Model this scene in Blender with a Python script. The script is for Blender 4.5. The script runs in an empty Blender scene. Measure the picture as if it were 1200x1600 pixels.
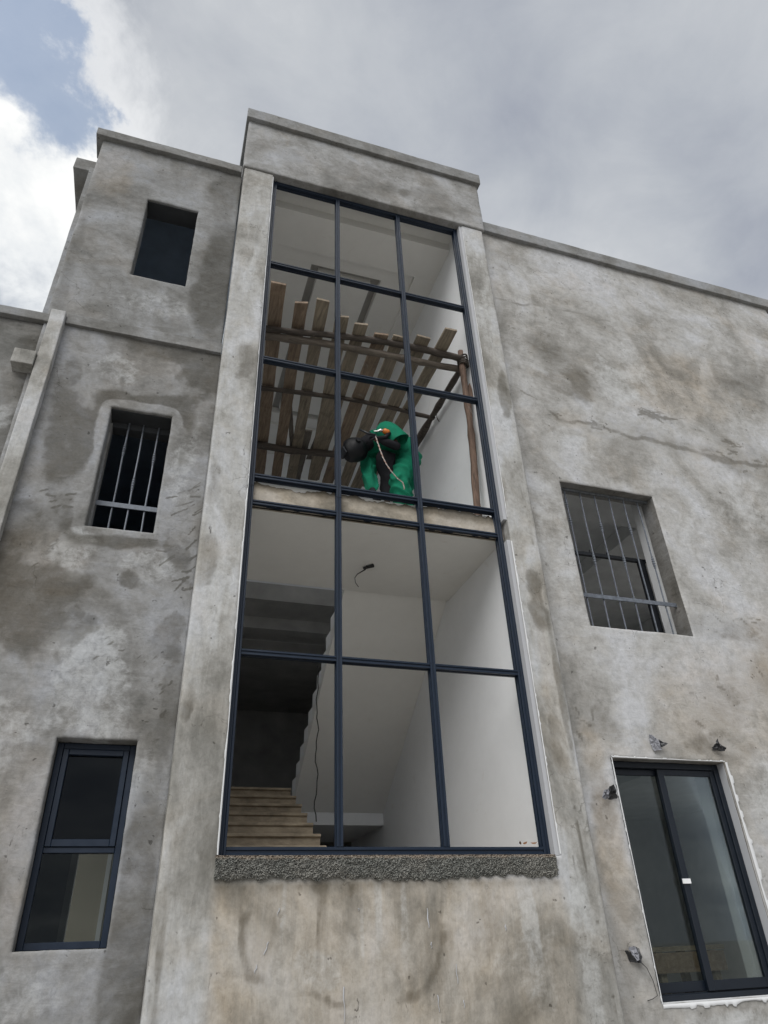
import bpy, bmesh, math, random
import numpy as np
from mathutils import Vector, Matrix

R = math.radians
scene = bpy.context.scene
col = scene.collection
random.seed(7)

# ------------------------------------------------------------------ camera
cam_d = bpy.data.cameras.new('camera')
cam_d.sensor_fit = 'VERTICAL'
cam_d.sensor_height = 36.0
cam_d.lens = 1083.29 / 1600 * 36.0
cam_d.clip_start = 0.05
cam_d.clip_end = 3000
cam = bpy.data.objects.new('camera', cam_d)
cam.location = (-0.6194, -5.7551, -0.6777)
cam.rotation_euler = (R(122.476), R(2.164), R(-17.825))
col.objects.link(cam)
scene.camera = cam

# ------------------------------------------------------------------ world
SUN_EL, SUN_AZ = 46.0, -34.0       # the sun stands behind the photographer, to the left, veiled by cloud
world = bpy.data.worlds.new('World')
scene.world = world
world.use_nodes = True
wt = world.node_tree
wt.nodes.clear()


class NT:
    """small helper for node trees"""
    def __init__(self, tree):
        self.t = tree

    def n(self, typ, **kw):
        nd = self.t.nodes.new(typ)
        for k, v in kw.items():
            setattr(nd, k, v)
        return nd

    def put(self, sock, v):
        if hasattr(v, 'is_output'):
            self.t.links.new(v, sock)
        elif v is not None:
            sock.default_value = v

    def math(self, op, a, b=None, c=None, clamp=False):
        nd = self.n('ShaderNodeMath', operation=op, use_clamp=clamp)
        for i, v in enumerate((a, b, c)):
            if v is not None:
                self.put(nd.inputs[i], v)
        return nd.outputs[0]

    def vmath(self, op, a, b=None):
        nd = self.n('ShaderNodeVectorMath', operation=op)
        self.put(nd.inputs[0], a)
        if b is not None:
            self.put(nd.inputs[1], b)
        return nd.outputs['Value'] if op in ('DOT_PRODUCT', 'LENGTH') else nd.outputs[0]

    def noise(self, vec, scale, detail=5, rough=.55, dist=0.0, lac=2.0):
        nd = self.n('ShaderNodeTexNoise')
        self.put(nd.inputs['Vector'], vec)
        nd.inputs['Scale'].default_value = scale
        nd.inputs['Detail'].default_value = detail
        nd.inputs['Roughness'].default_value = rough
        nd.inputs['Distortion'].default_value = dist
        nd.inputs['Lacunarity'].default_value = lac
        return nd.outputs[0]

    def ramp(self, fac, stops, interp='LINEAR'):
        nd = self.n('ShaderNodeValToRGB')
        nd.color_ramp.interpolation = interp
        els = nd.color_ramp.elements
        while len(els) < len(stops):
            els.new(.5)
        for e, (p, c) in zip(els, stops):
            e.position = p
            e.color = (*c, 1) if len(c) == 3 else c
        self.put(nd.inputs[0], fac)
        return nd.outputs[0]

    def step(self, v, lo, hi, to0=0.0, to1=1.0):
        nd = self.n('ShaderNodeMapRange', interpolation_type='SMOOTHSTEP')
        self.put(nd.inputs[0], v)
        for i, q in enumerate((lo, hi, to0, to1)):
            nd.inputs[1 + i].default_value = q
        return nd.outputs[0]

    def mix(self, fac, a, b, mode='MIX'):
        nd = self.n('ShaderNodeMix', data_type='RGBA', blend_type=mode)
        self.put(nd.inputs[0], fac)
        for s, v in ((nd.inputs[6], a), (nd.inputs[7], b)):
            if isinstance(v, tuple) and len(v) == 3:
                v = (*v, 1)
            self.put(s, v)
        return nd.outputs[2]

    def mapping(self, vec, scale=(1, 1, 1), rot=(0, 0, 0), loc=(0, 0, 0)):
        nd = self.n('ShaderNodeMapping')
        self.put(nd.inputs[0], vec)
        nd.inputs['Location'].default_value = loc
        nd.inputs['Rotation'].default_value = rot
        nd.inputs['Scale'].default_value = scale
        return nd.outputs[0]


w = NT(wt)
sky = w.n('ShaderNodeTexSky', sky_type='NISHITA', sun_disc=False)
sky.sun_elevation = R(SUN_EL)
sky.sun_rotation = R(180 - SUN_AZ)
sky.altitude = 1600
sky.air_density = 1.0
sky.dust_density = 1.5
skyc = w.mix(1.0, sky.outputs[0], (1.85, 1.40, 1.0, 1), 'MULTIPLY')
tc = w.n('ShaderNodeTexCoord')
d = tc.outputs['Generated']
sep = w.n('ShaderNodeSeparateXYZ')
w.put(sep.inputs[0], d)
dz = w.math('MAXIMUM', sep.outputs[2], 0.02)
den = w.math('ADD', dz, 0.18)
cx = w.math('DIVIDE', sep.outputs[0], den)
cy = w.math('DIVIDE', sep.outputs[1], den)
comb = w.n('ShaderNodeCombineXYZ')
w.put(comb.inputs[0], cx); w.put(comb.inputs[1], cy)
P = comb.outputs[0]
warp = w.noise(P, 2.2, 6, .6)
big = w.noise(w.mapping(P, loc=(2.6, 7.3, 0)), 2.0, 7, .52, .25)
fine = w.noise(P, 6.0, 9, .62, .5)
cells = w.noise(w.mapping(P, loc=(3.1, 1.7, 0)), 4.6, 10, .60, .2)
# the overcast sheet covers the right of the sky, broken cumulus and blue the left
edge = w.vmath('DOT_PRODUCT', d, (-0.903, 0.283, -0.329))
edge_n = w.math('ADD', edge, w.math('MULTIPLY', w.math('SUBTRACT', fine, .5), .30))
edge_n = w.math('ADD', edge_n, w.math('MULTIPLY', w.math('SUBTRACT', warp, .5), .12))
clear = w.step(edge_n, -.012, .018)                         # 1 = broken part of the sky
sheet = w.math('ADD', w.math('MULTIPLY', big, .78), w.math('MULTIPLY', fine, .22))
sheet_c = w.ramp(sheet, [(.36, (.185, .20, .235)), (.46, (.235, .25, .277)), (.56, (.29, .303, .322)), (.64, (.36, .369, .382)), (.72, (.45, .455, .46))])
rim = w.math('MULTIPLY', w.step(edge_n, -.10, .0), .55)
sheet_c = w.mix(rim, sheet_c, (.52, .525, .53, 1))
lowband = w.step(sep.outputs[2], .85, .74)                  # cumulus bank stands lower in the sky
cum = w.math('ADD', cells, w.math('MULTIPLY', lowband, .25))
cum_m = w.step(cum, .52, .64, .10, 1.0)
cum_c = w.ramp(cells, [(.38, (.50, .54, .60)), (.49, (.80, .825, .845)), (.60, (.98, .985, .975))])
blue = w.mix(1.0, skyc, (1, 1, 1, 1), 'MULTIPLY')
bg_sky = w.n('ShaderNodeBackground')
w.put(bg_sky.inputs[0], skyc)
bg_sky.inputs[1].default_value = 0.15
bg_cum = w.n('ShaderNodeBackground')
w.put(bg_cum.inputs[0], cum_c)
bg_cum.inputs[1].default_value = 0.57
bg_sheet = w.n('ShaderNodeBackground')
w.put(bg_sheet.inputs[0], sheet_c)
bg_sheet.inputs[1].default_value = 1.04
m1 = w.n('ShaderNodeMixShader')
w.put(m1.inputs[0], cum_m); w.put(m1.inputs[1], bg_sky.outputs[0]); w.put(m1.inputs[2], bg_cum.outputs[0])
m2 = w.n('ShaderNodeMixShader')
w.put(m2.inputs[0], clear); w.put(m2.inputs[1], bg_sheet.outputs[0]); w.put(m2.inputs[2], m1.outputs[0])
wo = w.n('ShaderNodeOutputWorld')
w.put(wo.inputs[0], m2.outputs[0])

# ------------------------------------------------------------------ sun
sun_d = bpy.data.lights.new('sun', 'SUN')
sun_d.energy = 1.5
sun_d.angle = R(48)
sun_d.color = (1.0, .98, .95)
sun = bpy.data.objects.new('sun', sun_d)
sun_dir = Vector((math.sin(R(SUN_AZ)) * math.cos(R(SUN_EL)), -math.cos(R(SUN_AZ)) * math.cos(R(SUN_EL)), math.sin(R(SUN_EL))))
sun.rotation_euler = sun_dir.to_track_quat('Z', 'Y').to_euler()
sun.location = (3, -12, 20)
col.objects.link(sun)

scene.view_settings.view_transform = 'Standard'
scene.view_settings.look = 'None'
scene.view_settings.exposure = 0.88
scene.view_settings.gamma = 1.0
scene.view_settings.use_curve_mapping = False
scene.render.engine = 'CYCLES'
scene.cycles.max_bounces = 10
scene.cycles.diffuse_bounces = 7
scene.cycles.use_denoising = True

# ------------------------------------------------------------------ numpy noise


def _hash(ix, iz, seed):
    h = (ix.astype(np.int64) * 374761393 + iz.astype(np.int64) * 668265263 + seed * 974711) & 0x7fffffff
    h = ((h ^ (h >> 13)) * 1274126177) & 0x7fffffff
    h = h ^ (h >> 16)
    return (h & 0xffff) / 65535.0


def vnoise(x, z, seed=0):
    x = np.asarray(x, float); z = np.asarray(z, float)
    ix = np.floor(x); iz = np.floor(z)
    fx = x - ix; fz = z - iz
    fx = fx * fx * (3 - 2 * fx); fz = fz * fz * (3 - 2 * fz)
    a = _hash(ix, iz, seed); b = _hash(ix + 1, iz, seed)
    c = _hash(ix, iz + 1, seed); e = _hash(ix + 1, iz + 1, seed)
    return (a * (1 - fx) + b * fx) * (1 - fz) + (c * (1 - fx) + e * fx) * fz


def fbm(x, z, scale=1.0, octv=4, seed=0, rough=.5):
    s = 0.0; a = 1.0; t = 0.0; f = scale
    for k in range(octv):
        s = s + a * vnoise(x * f + 13.7 * k, z * f - 7.3 * k, seed + k)
        t += a; a *= rough; f *= 2.03
    return s / t


def sstep(v, lo, hi):
    t = np.clip((v - lo) / (hi - lo), 0, 1)
    return t * t * (3 - 2 * t)


def blob(x, z, cx, cz, rx, rz, rot=0.0, seed=1, warp=.75, soft=.55):
    """soft stain with a noisy outline"""
    c, s = math.cos(rot), math.sin(rot)
    u = ((x - cx) * c + (z - cz) * s) / rx
    v = (-(x - cx) * s + (z - cz) * c) / rz
    dd = np.sqrt(u * u + v * v) + warp * (fbm(x, z, 1.6 / max(rx, rz), 5, seed, .6) - .5) * 2
    return 1 - sstep(dd, 1 - soft, 1.05)


def streak(x, z, pts, wid, seed=1):
    """thin wavering line along a polyline"""
    best = np.full(np.shape(x), 9.0)
    jx = (fbm(x, z, 3.0, 3, seed) - .5) * wid * 4
    for (ax, az), (bx, bz) in zip(pts[:-1], pts[1:]):
        ux, uz = bx - ax, bz - az
        t = np.clip(((x - ax) * ux + (z - az) * uz) / (ux * ux + uz * uz), 0, 1)
        best = np.minimum(best, np.hypot(x - ax - t * ux, z - az - t * uz + jx))
    return 1 - sstep(best, wid * .25, wid)

# ------------------------------------------------------------------ materials


def new_mat(name):
    m = bpy.data.materials.new(name)
    m.use_nodes = True
    m.node_tree.nodes.clear()
    h = NT(m.node_tree)
    out = h.n('ShaderNodeOutputMaterial')
    bs = h.n('ShaderNodeBsdfPrincipled')
    h.put(out.inputs[0], bs.outputs[0])
    return m, h, bs, out


def bump(h, bs, height, strength=.4, dist=.01):
    b = h.n('ShaderNodeBump')
    b.inputs['Strength'].default_value = strength
    b.inputs['Distance'].default_value = dist
    h.put(b.inputs['Height'], height)
    h.put(bs.inputs['Normal'], b.outputs[0])


def plaster(name, tone=1.0, tint=(1, 1, 1), loc=(0, 0, 0), tear_rot=0.5, contrast=1.0, vertical=False):
    m, h, bs, out = new_mat(name)
    tcn = h.n('ShaderNodeTexCoord')
    p0 = h.mapping(tcn.outputs['Object'], loc=loc)

    def at(nm):
        a = h.n('ShaderNodeAttribute', attribute_name=nm)
        return a.outputs['Fac']
    dark, warm, light = at('dark'), at('warm'), at('light')
    big = h.noise(h.mapping(p0, scale=(1, 1, .8)), .85, 7, .60, .8)
    mid = h.noise(h.mapping(p0, scale=((1.6, 1.6, .55) if vertical else (1, 1, 1.25)), rot=(0, .35, 0)), 3.0, 8, .58, .6)
    trow = h.noise(h.mapping(p0, scale=((5, 5, .8) if vertical else (1.2, 1.2, 4.0)), rot=(0, .0 if vertical else -.38, 0)), 3.0, 6, .62, .9)
    fin = h.noise(p0, 42, 6, .7)
    mott = h.math('ADD', h.math('MULTIPLY', big, .66), h.math('ADD', h.math('MULTIPLY', mid, .23), h.math('MULTIPLY', trow, .11)))
    k = contrast
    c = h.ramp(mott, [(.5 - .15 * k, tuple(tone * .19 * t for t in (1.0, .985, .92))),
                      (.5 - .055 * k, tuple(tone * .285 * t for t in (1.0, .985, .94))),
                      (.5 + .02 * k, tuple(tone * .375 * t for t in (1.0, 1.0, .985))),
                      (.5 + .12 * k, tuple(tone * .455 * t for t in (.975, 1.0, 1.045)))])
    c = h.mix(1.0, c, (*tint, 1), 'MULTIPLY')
    # warm cement bleeding
    wn = h.noise(h.mapping(p0, loc=(5, 2, 9)), 1.7, 6, .6, .6)
    wm = h.math('MULTIPLY', h.step(wn, .48, .72), .28)
    wm = h.math('ADD', wm, h.math('MULTIPLY', warm, h.step(mid, .25, .75, .45, 1.0)), clamp=True)
    c = h.mix(wm, c, (1.0, .885, .745, 1), 'MULTIPLY')
    # pale lime bloom
    grit = h.noise(h.mapping(p0, loc=(6, 3, 1)), 13, 9, .72, .4)
    rag = h.math('ADD', h.math('MULTIPLY', h.math('SUBTRACT', mid, .5), 1.5), h.math('MULTIPLY', h.math('SUBTRACT', grit, .5), 1.5))
    lm = h.math('MULTIPLY', h.step(h.math('ADD', light, rag), .15, 1.0), h.step(light, .02, .45))
    c = h.mix(h.math('MULTIPLY', lm, .44), c, (.50, .515, .52, 1))
    # damp / mould patches and shade painted beside the tower, ragged at their rims
    dk = h.math('MULTIPLY', h.step(h.math('ADD', dark, rag), .12, .95), h.step(dark, .02, .45))
    c = h.mix(h.math('MULTIPLY', dk, .88), c, (.41, .392, .355, 1), 'MULTIPLY')
    # hidden small drying patches with sharper rims
    tide = h.noise(h.mapping(p0, loc=(2, 8, 4)), 1.35, 7, .6, .9)
    td = h.math('MULTIPLY', h.math('MULTIPLY', h.step(tide, .545, .60), h.step(tide, .74, .63)), .26)
    c = h.mix(td, c, (.62, .60, .56, 1), 'MULTIPLY')
    # trowel tears and pits
    gate = h.step(h.noise(h.mapping(p0, loc=(7, 1, 3)), 1.05, 5, .65), .53, .66)
    tear = h.noise(h.mapping(p0, scale=(5.2, 5.2, 24), rot=(0, tear_rot, 0)), 1.5, 8, .70, 2.2)
    tear = h.math('MULTIPLY', h.step(tear, .615, .66), gate)
    tear2 = h.noise(h.mapping(p0, scale=(20, 20, 5), rot=(0, .35, 0), loc=(1, 4, 2)), 1.6, 6, .66, 1.2)
    gate2 = h.step(h.noise(h.mapping(p0, loc=(1, 9, 6)), 1.4, 5, .65), .55, .66)
    tear2 = h.math('MULTIPLY', h.step(tear2, .63, .675), gate2)
    pit = h.step(h.noise(h.mapping(p0, loc=(4, 4, 4)), 15, 2, .5), .72, .77)
    marks = h.math('MAXIMUM', h.math('MAXIMUM', tear, tear2), h.math('MULTIPLY', pit, .8))
    c = h.mix(h.math('MULTIPLY', marks, .80), c, (.20, .19, .175, 1), 'MULTIPLY')
    # gritty mid-scale variation and hairline shrinkage cracks
    c = h.mix(1.0, c, h.ramp(grit, [(.34, (.82, .82, .815)), (.5, (1.0, 1.0, 1.0)), (.66, (1.12, 1.12, 1.125))]), 'MULTIPLY')
    vo = h.n('ShaderNodeTexVoronoi', feature='DISTANCE_TO_EDGE')
    vo.inputs['Scale'].default_value = 1.5
    wv = h.n('ShaderNodeTexNoise'); wv.inputs['Scale'].default_value = 3.0; wv.inputs['Detail'].default_value = 6
    h.put(wv.inputs['Vector'], p0)
    h.put(vo.inputs['Vector'], h.vmath('ADD', p0, h.vmath('MULTIPLY', wv.outputs['Color'], (.55, .55, .55))))
    ck = h.math('MULTIPLY', h.step(vo.outputs['Distance'], .007, .002), h.step(h.noise(h.mapping(p0, loc=(9, 2, 7)), .9, 4, .6), .54, .62))
    c = h.mix(h.math('MULTIPLY', ck, .55), c, (.35, .34, .32, 1), 'MULTIPLY')
    # sand grain
    c = h.mix(1.0, c, h.ramp(fin, [(.3, (.90, .90, .90)), (.7, (1.08, 1.08, 1.08))]), 'MULTIPLY')
    h.put(bs.inputs['Base Color'], c)
    bs.inputs['Roughness'].default_value = .92
    bs.inputs['Specular IOR Level'].default_value = .25
    hh = h.math('ADD', h.math('MULTIPLY', mid, 1.0), h.math('MULTIPLY', trow, .8))
    hh = h.math('ADD', hh, h.math('MULTIPLY', fin, .10))
    hh = h.math('SUBTRACT', hh, h.math('MULTIPLY', marks, .45))
    bump(h, bs, hh, .42, .016)
    return m


def simple(name, c, rough=.6, metal=0.0, var=.12, scale=6, spec=.5, bumpd=0.0, stretch=(1, 1, 1)):
    m, h, bs, out = new_mat(name)
    tcn = h.n('ShaderNodeTexCoord')
    p = h.mapping(tcn.outputs['Object'], scale=stretch)
    nz = h.noise(p, scale, 7, .6, .3)
    cc = h.ramp(nz, [(.3, tuple(x * (1 - var) for x in c)), (.7, tuple(min(1, x * (1 + var)) for x in c))])
    h.put(bs.inputs['Base Color'], cc)
    h.put(bs.inputs['Roughness'], h.step(nz, .3, .7, max(0, rough - .08), min(1, rough + .08)))
    bs.inputs['Metallic'].default_value = metal
    bs.inputs['Specular IOR Level'].default_value = spec
    if bumpd:
        bump(h, bs, nz, .6, bumpd)
    return m


def white_paint(name, c=(.84, .855, .87)):
    m, h, bs, out = new_mat(name)
    tcn = h.n('ShaderNodeTexCoord')
    p = tcn.outputs['Object']
    a = h.noise(p, .8, 5, .55, .3)
    b = h.noise(p, 7, 8, .65, .3)
    s = h.step(h.noise(h.mapping(p, loc=(3, 3, 3)), 2.6, 7, .65, .8), .60, .78)
    cc = h.ramp(h.math('ADD', h.math('MULTIPLY', a, .6), h.math('MULTIPLY', b, .4)),
                [(.35, tuple(x * .93 for x in c)), (.65, c)])
    cc = h.mix(h.math('MULTIPLY', s, .30), cc, (.62, .56, .46, 1), 'MULTIPLY')
    h.put(bs.inputs['Base Color'], cc)
    bs.inputs['Roughness'].default_value = .75
    bs.inputs['Specular IOR Level'].default_value = .3
    bump(h, bs, b, .12, .006)
    return m


def wood(name, c0, c1, loc=(0, 0, 0), stretch=(14, 1.2, 14), rough=.85):
    m, h, bs, out = new_mat(name)
    tcn = h.n('ShaderNodeTexCoord')
    p = h.mapping(tcn.outputs['Object'], scale=stretch, loc=loc)
    g = h.noise(p, 2.2, 8, .66, 1.0)
    s = h.noise(h.mapping(tcn.outputs['Object'], loc=loc), 4.0, 6, .6, .5)
    c = h.ramp(g, [(.32, c0), (.66, c1)])
    c = h.mix(h.math('MULTIPLY', h.step(s, .50, .70), .55), c, (.5, .46, .42, 1), 'MULTIPLY')
    c = h.mix(h.math('MULTIPLY', h.step(s, .62, .78, 0, 1), .35), c, (.55, .53, .50, 1))
    h.put(bs.inputs['Base Color'], c)
    bs.inputs['Roughness'].default_value = rough
    bump(h, bs, g, .7, .006)
    return m


def glass(name, tint=(.55, .60, .60), refl=1.0):
    m = bpy.data.materials.new(name)
    m.use_nodes = True
    m.node_tree.nodes.clear()
    h = NT(m.node_tree)
    out = h.n('ShaderNodeOutputMaterial')
    tr = h.n('ShaderNodeBsdfTransparent'); tr.inputs[0].default_value = (*tint, 1)
    gl = h.n('ShaderNodeBsdfGlossy'); gl.inputs['Roughness'].default_value = .02
    gl.inputs[0].default_value = (.85, .9, .95, 1)
    fr = h.n('ShaderNodeFresnel'); fr.inputs[0].default_value = 1.5
    mx = h.n('ShaderNodeMixShader')
    h.put(mx.inputs[0], h.math('MULTIPLY', fr.outputs[0], refl))
    h.put(mx.inputs[1], tr.outputs[0]); h.put(mx.inputs[2], gl.outputs[0])
    h.put(out.inputs[0], mx.outputs[0])
    return m


M = {}
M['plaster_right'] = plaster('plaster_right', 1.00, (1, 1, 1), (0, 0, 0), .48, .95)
M['plaster_left'] = plaster('plaster_left', .67, (.985, .99, 1.0), (11, 3, 5), -.3, .82)  # dirtier plaster, its dark tone standing in for the tower's shadow too
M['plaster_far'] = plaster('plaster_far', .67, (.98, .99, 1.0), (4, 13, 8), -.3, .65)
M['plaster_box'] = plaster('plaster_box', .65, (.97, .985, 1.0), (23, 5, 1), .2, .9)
M['plaster_bay'] = plaster('plaster_bay', .99, (1, .995, .975), (7, 17, 2), .3, .75, vertical=True)
M['plaster_head'] = plaster('plaster_head', .80, (.985, .99, 1.0), (3, 8, 21), .25, .9)
M['coping'] = plaster('coping', .62, (.98, .99, 1.0), (9, 9, 1), .0, 1.0)
M['white'] = white_paint('white_wall_paint')
M['ceiling'] = white_paint('ceiling_paint', (.80, .80, .775))
M['lime_grey'] = white_paint('grey_white_reveal', (.42, .43, .45))
M['lime'] = white_paint('white_reveal_plaster', (.62, .63, .64))
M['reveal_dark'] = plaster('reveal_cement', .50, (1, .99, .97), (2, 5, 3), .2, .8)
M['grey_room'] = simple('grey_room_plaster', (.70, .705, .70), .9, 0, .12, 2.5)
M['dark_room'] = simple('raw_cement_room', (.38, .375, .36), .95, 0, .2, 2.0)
M['void_room'] = simple('bluish_bare_cement', (.30, .36, .43), .95, 0, .2, 2.0)  # even bluish cement tone for the two upper left rooms
M['slab_face'] = plaster('slab_edge_cement', .90, (1.0, .95, .86), (2, 2, 7), .1, .8)
M['stair'] = simple('stair_cement', (.30, .25, .185), .95, 0, .38, 6.0, .2, .012, (1, 1, 2))
M['frame'] = simple('navy_aluminium', (.006, .0145, .031), .42, 0.0, .10, 9, .4)
M['frame_dark'] = simple('dark_aluminium', (.006, .010, .017), .45, 0.0, .12, 9, .4)
M['steel'] = simple('grille_grey_paint', (.125, .14, .165), .55, .25, .35, 22, .5, .002)
M['steel_dark'] = simple('grille_dark_paint', (.12, .13, .14), .6, .25, .45, 26, .5, .002)
M['black_steel'] = simple('black_steel', (.012, .014, .018), .45, .2, .2, 8)
M['glass'] = glass('window_glass', (.84, .87, .855), .38)
M['glass_tint'] = glass('tinted_glass', (.20, .24, .24), .6)
M['wood_grey'] = wood('grey_plank', (.14, .115, .086), (.31, .26, .195))
M['wood_brown'] = wood('brown_plank', (.13, .094, .066), (.28, .21, .15), (4, 2, 7))
M['wood_dark'] = wood('dark_plank', (.08, .07, .06), (.18, .16, .135), (1, 6, 3))
M['pole_grey'] = wood('grey_pole', (.065, .052, .042), (.20, .168, .135), (2, 9, 4), (1.5, 16, 16))
M['pole_dark'] = wood('dark_pole', (.035, .028, .024), (.10, .082, .068), (8, 1, 4), (1.5, 16, 16))
M['log'] = wood('red_brown_log', (.055, .036, .026), (.19, .122, .088), (3, 3, 1), (16, 16, 1.5))
M['coverall'] = simple('green_cloth', (.008, .15, .085), .9, 0, .14, 12, .15, .006)
M['black_cloth'] = simple('black_cloth', (.014, .014, .017), .9, 0, .3, 14, .2, .006)
M['black_plastic'] = simple('black_plastic_shell', (.004, .0045, .006), .5, 0, .25, 8, .25)
M['skin'] = simple('dark_skin', (.10, .055, .035), .6, 0, .1, 12)
M['beige'] = white_paint('beige_wall_paint', (.36, .33, .265))
M['soffit_shade'] = simple('painted_soffit_shade', (.035, .038, .042), .9, 0, .3, 6)  # near-black, paints in the shade under two window heads
M['orange'] = simple('orange_plastic', (.52, .14, .014), .45, 0, .1, 12)
M['metal'] = simple('bright_metal', (.62, .62, .60), .3, .9, .1, 20)
M['copper_wire'] = simple('pinkish_cable', (.36, .22, .17), .6, 0, .35, 60)
M['white_wire'] = simple('pale_cable', (.45, .42, .40), .6, 0, .2, 60)
M['black_wire'] = simple('black_cable', (.012, .012, .012), .6)
M['tape'] = simple('white_tape', (.78, .79, .80), .6)
M['leaf'] = simple('dry_leaf', (.20, .095, .04), .8, 0, .3, 20)
M['scrap'] = simple('torn_black_polythene', (.030, .031, .034), .45, 0, .5, 25, .5, .006)
M['scrap_grey'] = simple('torn_grey_polythene', (.22, .225, .25), .5, 0, .4, 25, .5, .006)
M['dirt'] = simple('packed_earth', (.32, .305, .28), .97, 0, .25, .8, .2, .02)


def sill_mat():
    m, h, bs, out = new_mat('no_fines_concrete')
    tcn = h.n('ShaderNodeTexCoord')
    p = tcn.outputs['Object']
    v = h.n('ShaderNodeTexVoronoi'); v.inputs['Scale'].default_value = 95
    h.put(v.inputs['Vector'], p)
    big = h.noise(p, 3.0, 5, .6, .4)
    fi = h.noise(p, 150, 4, .7)
    c = h.ramp(v.outputs['Distance'], [(.05, (.27, .262, .23)), (.45, (.15, .148, .135)), (.75, (.028, .029, .029))])
    c = h.mix(h.step(big, .42, .62), c, (.72, .78, .80, 1), 'MULTIPLY')
    c = h.mix(h.math('MULTIPLY', h.step(fi, .45, .62), .6), c, (.42, .41, .37, 1))
    sp = h.n('ShaderNodeSeparateXYZ'); h.put(sp.inputs[0], p)
    top = h.step(h.math('ADD', sp.outputs[2], h.math('MULTIPLY', h.noise(p, 12, 4, .6), .05)), -.045, -.018)
    c = h.mix(h.math('MULTIPLY', top, .55), c, (.27, .20, .14, 1))
    h.put(bs.inputs['Base Color'], c)
    bs.inputs['Roughness'].default_value = .95
    bump(h, bs, h.math('SUBTRACT', 1.0, v.outputs['Distance']), .9, .010)
    return m


M['aggregate'] = sill_mat()

# ------------------------------------------------------------------ mesh helpers


def link(o, parent=None):
    col.objects.link(o)
    if parent is not None:
        o.parent = parent
    return o


def mesh_obj(name, verts, faces, mats, parent=None, smooth=False, midx=None):
    me = bpy.data.meshes.new(name)
    me.from_pydata([tuple(map(float, v)) for v in verts], [], [tuple(int(i) for i in f) for f in faces])
    if not isinstance(mats, (list, tuple)):
        mats = [mats]
    for mm in mats:
        me.materials.append(mm)
    if midx is not None:
        me.polygons.foreach_set('material_index', np.asarray(midx, dtype=np.int32))
    if smooth:
        me.polygons.foreach_set('use_smooth', np.ones(len(me.polygons), dtype=bool))
    me.update()
    return link(bpy.data.objects.new(name, me), parent)


def empty(name, loc=(0, 0, 0)):
    o = bpy.data.objects.new(name, None)
    o.location = loc
    o.empty_display_size = .2
    return link(o)


def tag(o, label, cat, group=None, kind=None):
    o['label'] = label
    o['category'] = cat
    if group:
        o['group'] = group
    if kind:
        o['kind'] = kind
    return o


class MB:
    """collects shapes and links them as one mesh object"""
    def __init__(self):
        self.v = []; self.f = []

    def add(self, vs, fs):
        n = len(self.v)
        self.v += [tuple(q) for q in vs]
        self.f += [tuple(i + n for i in q) for q in fs]
        return self

    def box(self, x0, x1, y0, y1, z0, z1):
        vs = [(x, y, z) for z in (z0, z1) for y in (y0, y1) for x in (x0, x1)]
        return self.add(vs, [(0, 2, 3, 1), (4, 5, 7, 6), (0, 1, 5, 4), (2, 6, 7, 3), (0, 4, 6, 2), (1, 3, 7, 5)])

    def tube(self, pts, r, n=8, cap=True):
        pts = [Vector(p) for p in pts]
        rs = r if isinstance(r, (list, tuple)) else [r] * len(pts)
        base = len(self.v)
        ref = None
        for i, p in enumerate(pts):
            t = (pts[min(i + 1, len(pts) - 1)] - pts[max(i - 1, 0)]).normalized()
            if ref is None:
                ref = t.orthogonal().normalized()
            a = (ref - t * ref.dot(t)).normalized()
            ref = a
            b = t.cross(a)
            for k in range(n):
                q = 2 * math.pi * k / n
                self.v.append(tuple(p + (a * math.cos(q) + b * math.sin(q)) * rs[i]))
        for i in range(len(pts) - 1):
            for k in range(n):
                a0 = base + i * n + k; a1 = base + i * n + (k + 1) % n
                self.f.append((a0, a1, a1 + n, a0 + n))
        if cap:
            self.f.append(tuple(base + k for k in reversed(range(n))))
            self.f.append(tuple(base + (len(pts) - 1) * n + k for k in range(n)))
        return self

    def prism(self, poly, axis, a0, a1):
        """poly of 2-d points extruded along axis: 'x' poly=(y,z); 'z' poly=(x,y); 'y' poly=(x,z)"""
        n = len(poly)

        def pt(u, v, a):
            return {'x': (a, u, v), 'y': (u, a, v), 'z': (u, v, a)}[axis]
        vs = [pt(u, v, a0) for u, v in poly] + [pt(u, v, a1) for u, v in poly]
        fs = [tuple(range(n)), tuple(reversed(range(n, 2 * n)))]
        fs += [(i, i + n, (i + 1) % n + n, (i + 1) % n) for i in range(n)]
        return self.add(vs, fs)

    def build(self, name, mat, parent=None, smooth=False):
        o = mesh_obj(name, self.v, self.f, mat, parent, smooth)
        fix_normals(o)
        return o


def fix_normals(o):
    bm = bmesh.new(); bm.from_mesh(o.data)
    bmesh.ops.recalc_face_normals(bm, faces=bm.faces)
    bm.to_mesh(o.data); bm.free()


def bevel(o, wdt=.004, seg=2):
    b = o.modifiers.new('bevel', 'BEVEL')
    b.width = wdt; b.segments = seg; b.limit_method = 'ANGLE'; b.angle_limit = R(40)
    return o


def axis_lines(a0, a1, keys, res, cham=.012):
    ks = {a0, a1, a0 + cham, a1 - cham}
    for k in keys:
        if a0 <= k <= a1:
            ks.add(k)
            for s in (-cham, cham):
                if a0 < k + s < a1:
                    ks.add(k + s)
    ks = sorted(ks)
    outl = [ks[0]]
    for p, q in zip(ks[:-1], ks[1:]):
        n = max(1, int(math.ceil((q - p) / res)))
        outl += [p + (q - p) * i / n for i in range(1, n + 1)]
    return np.array(outl)


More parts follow.
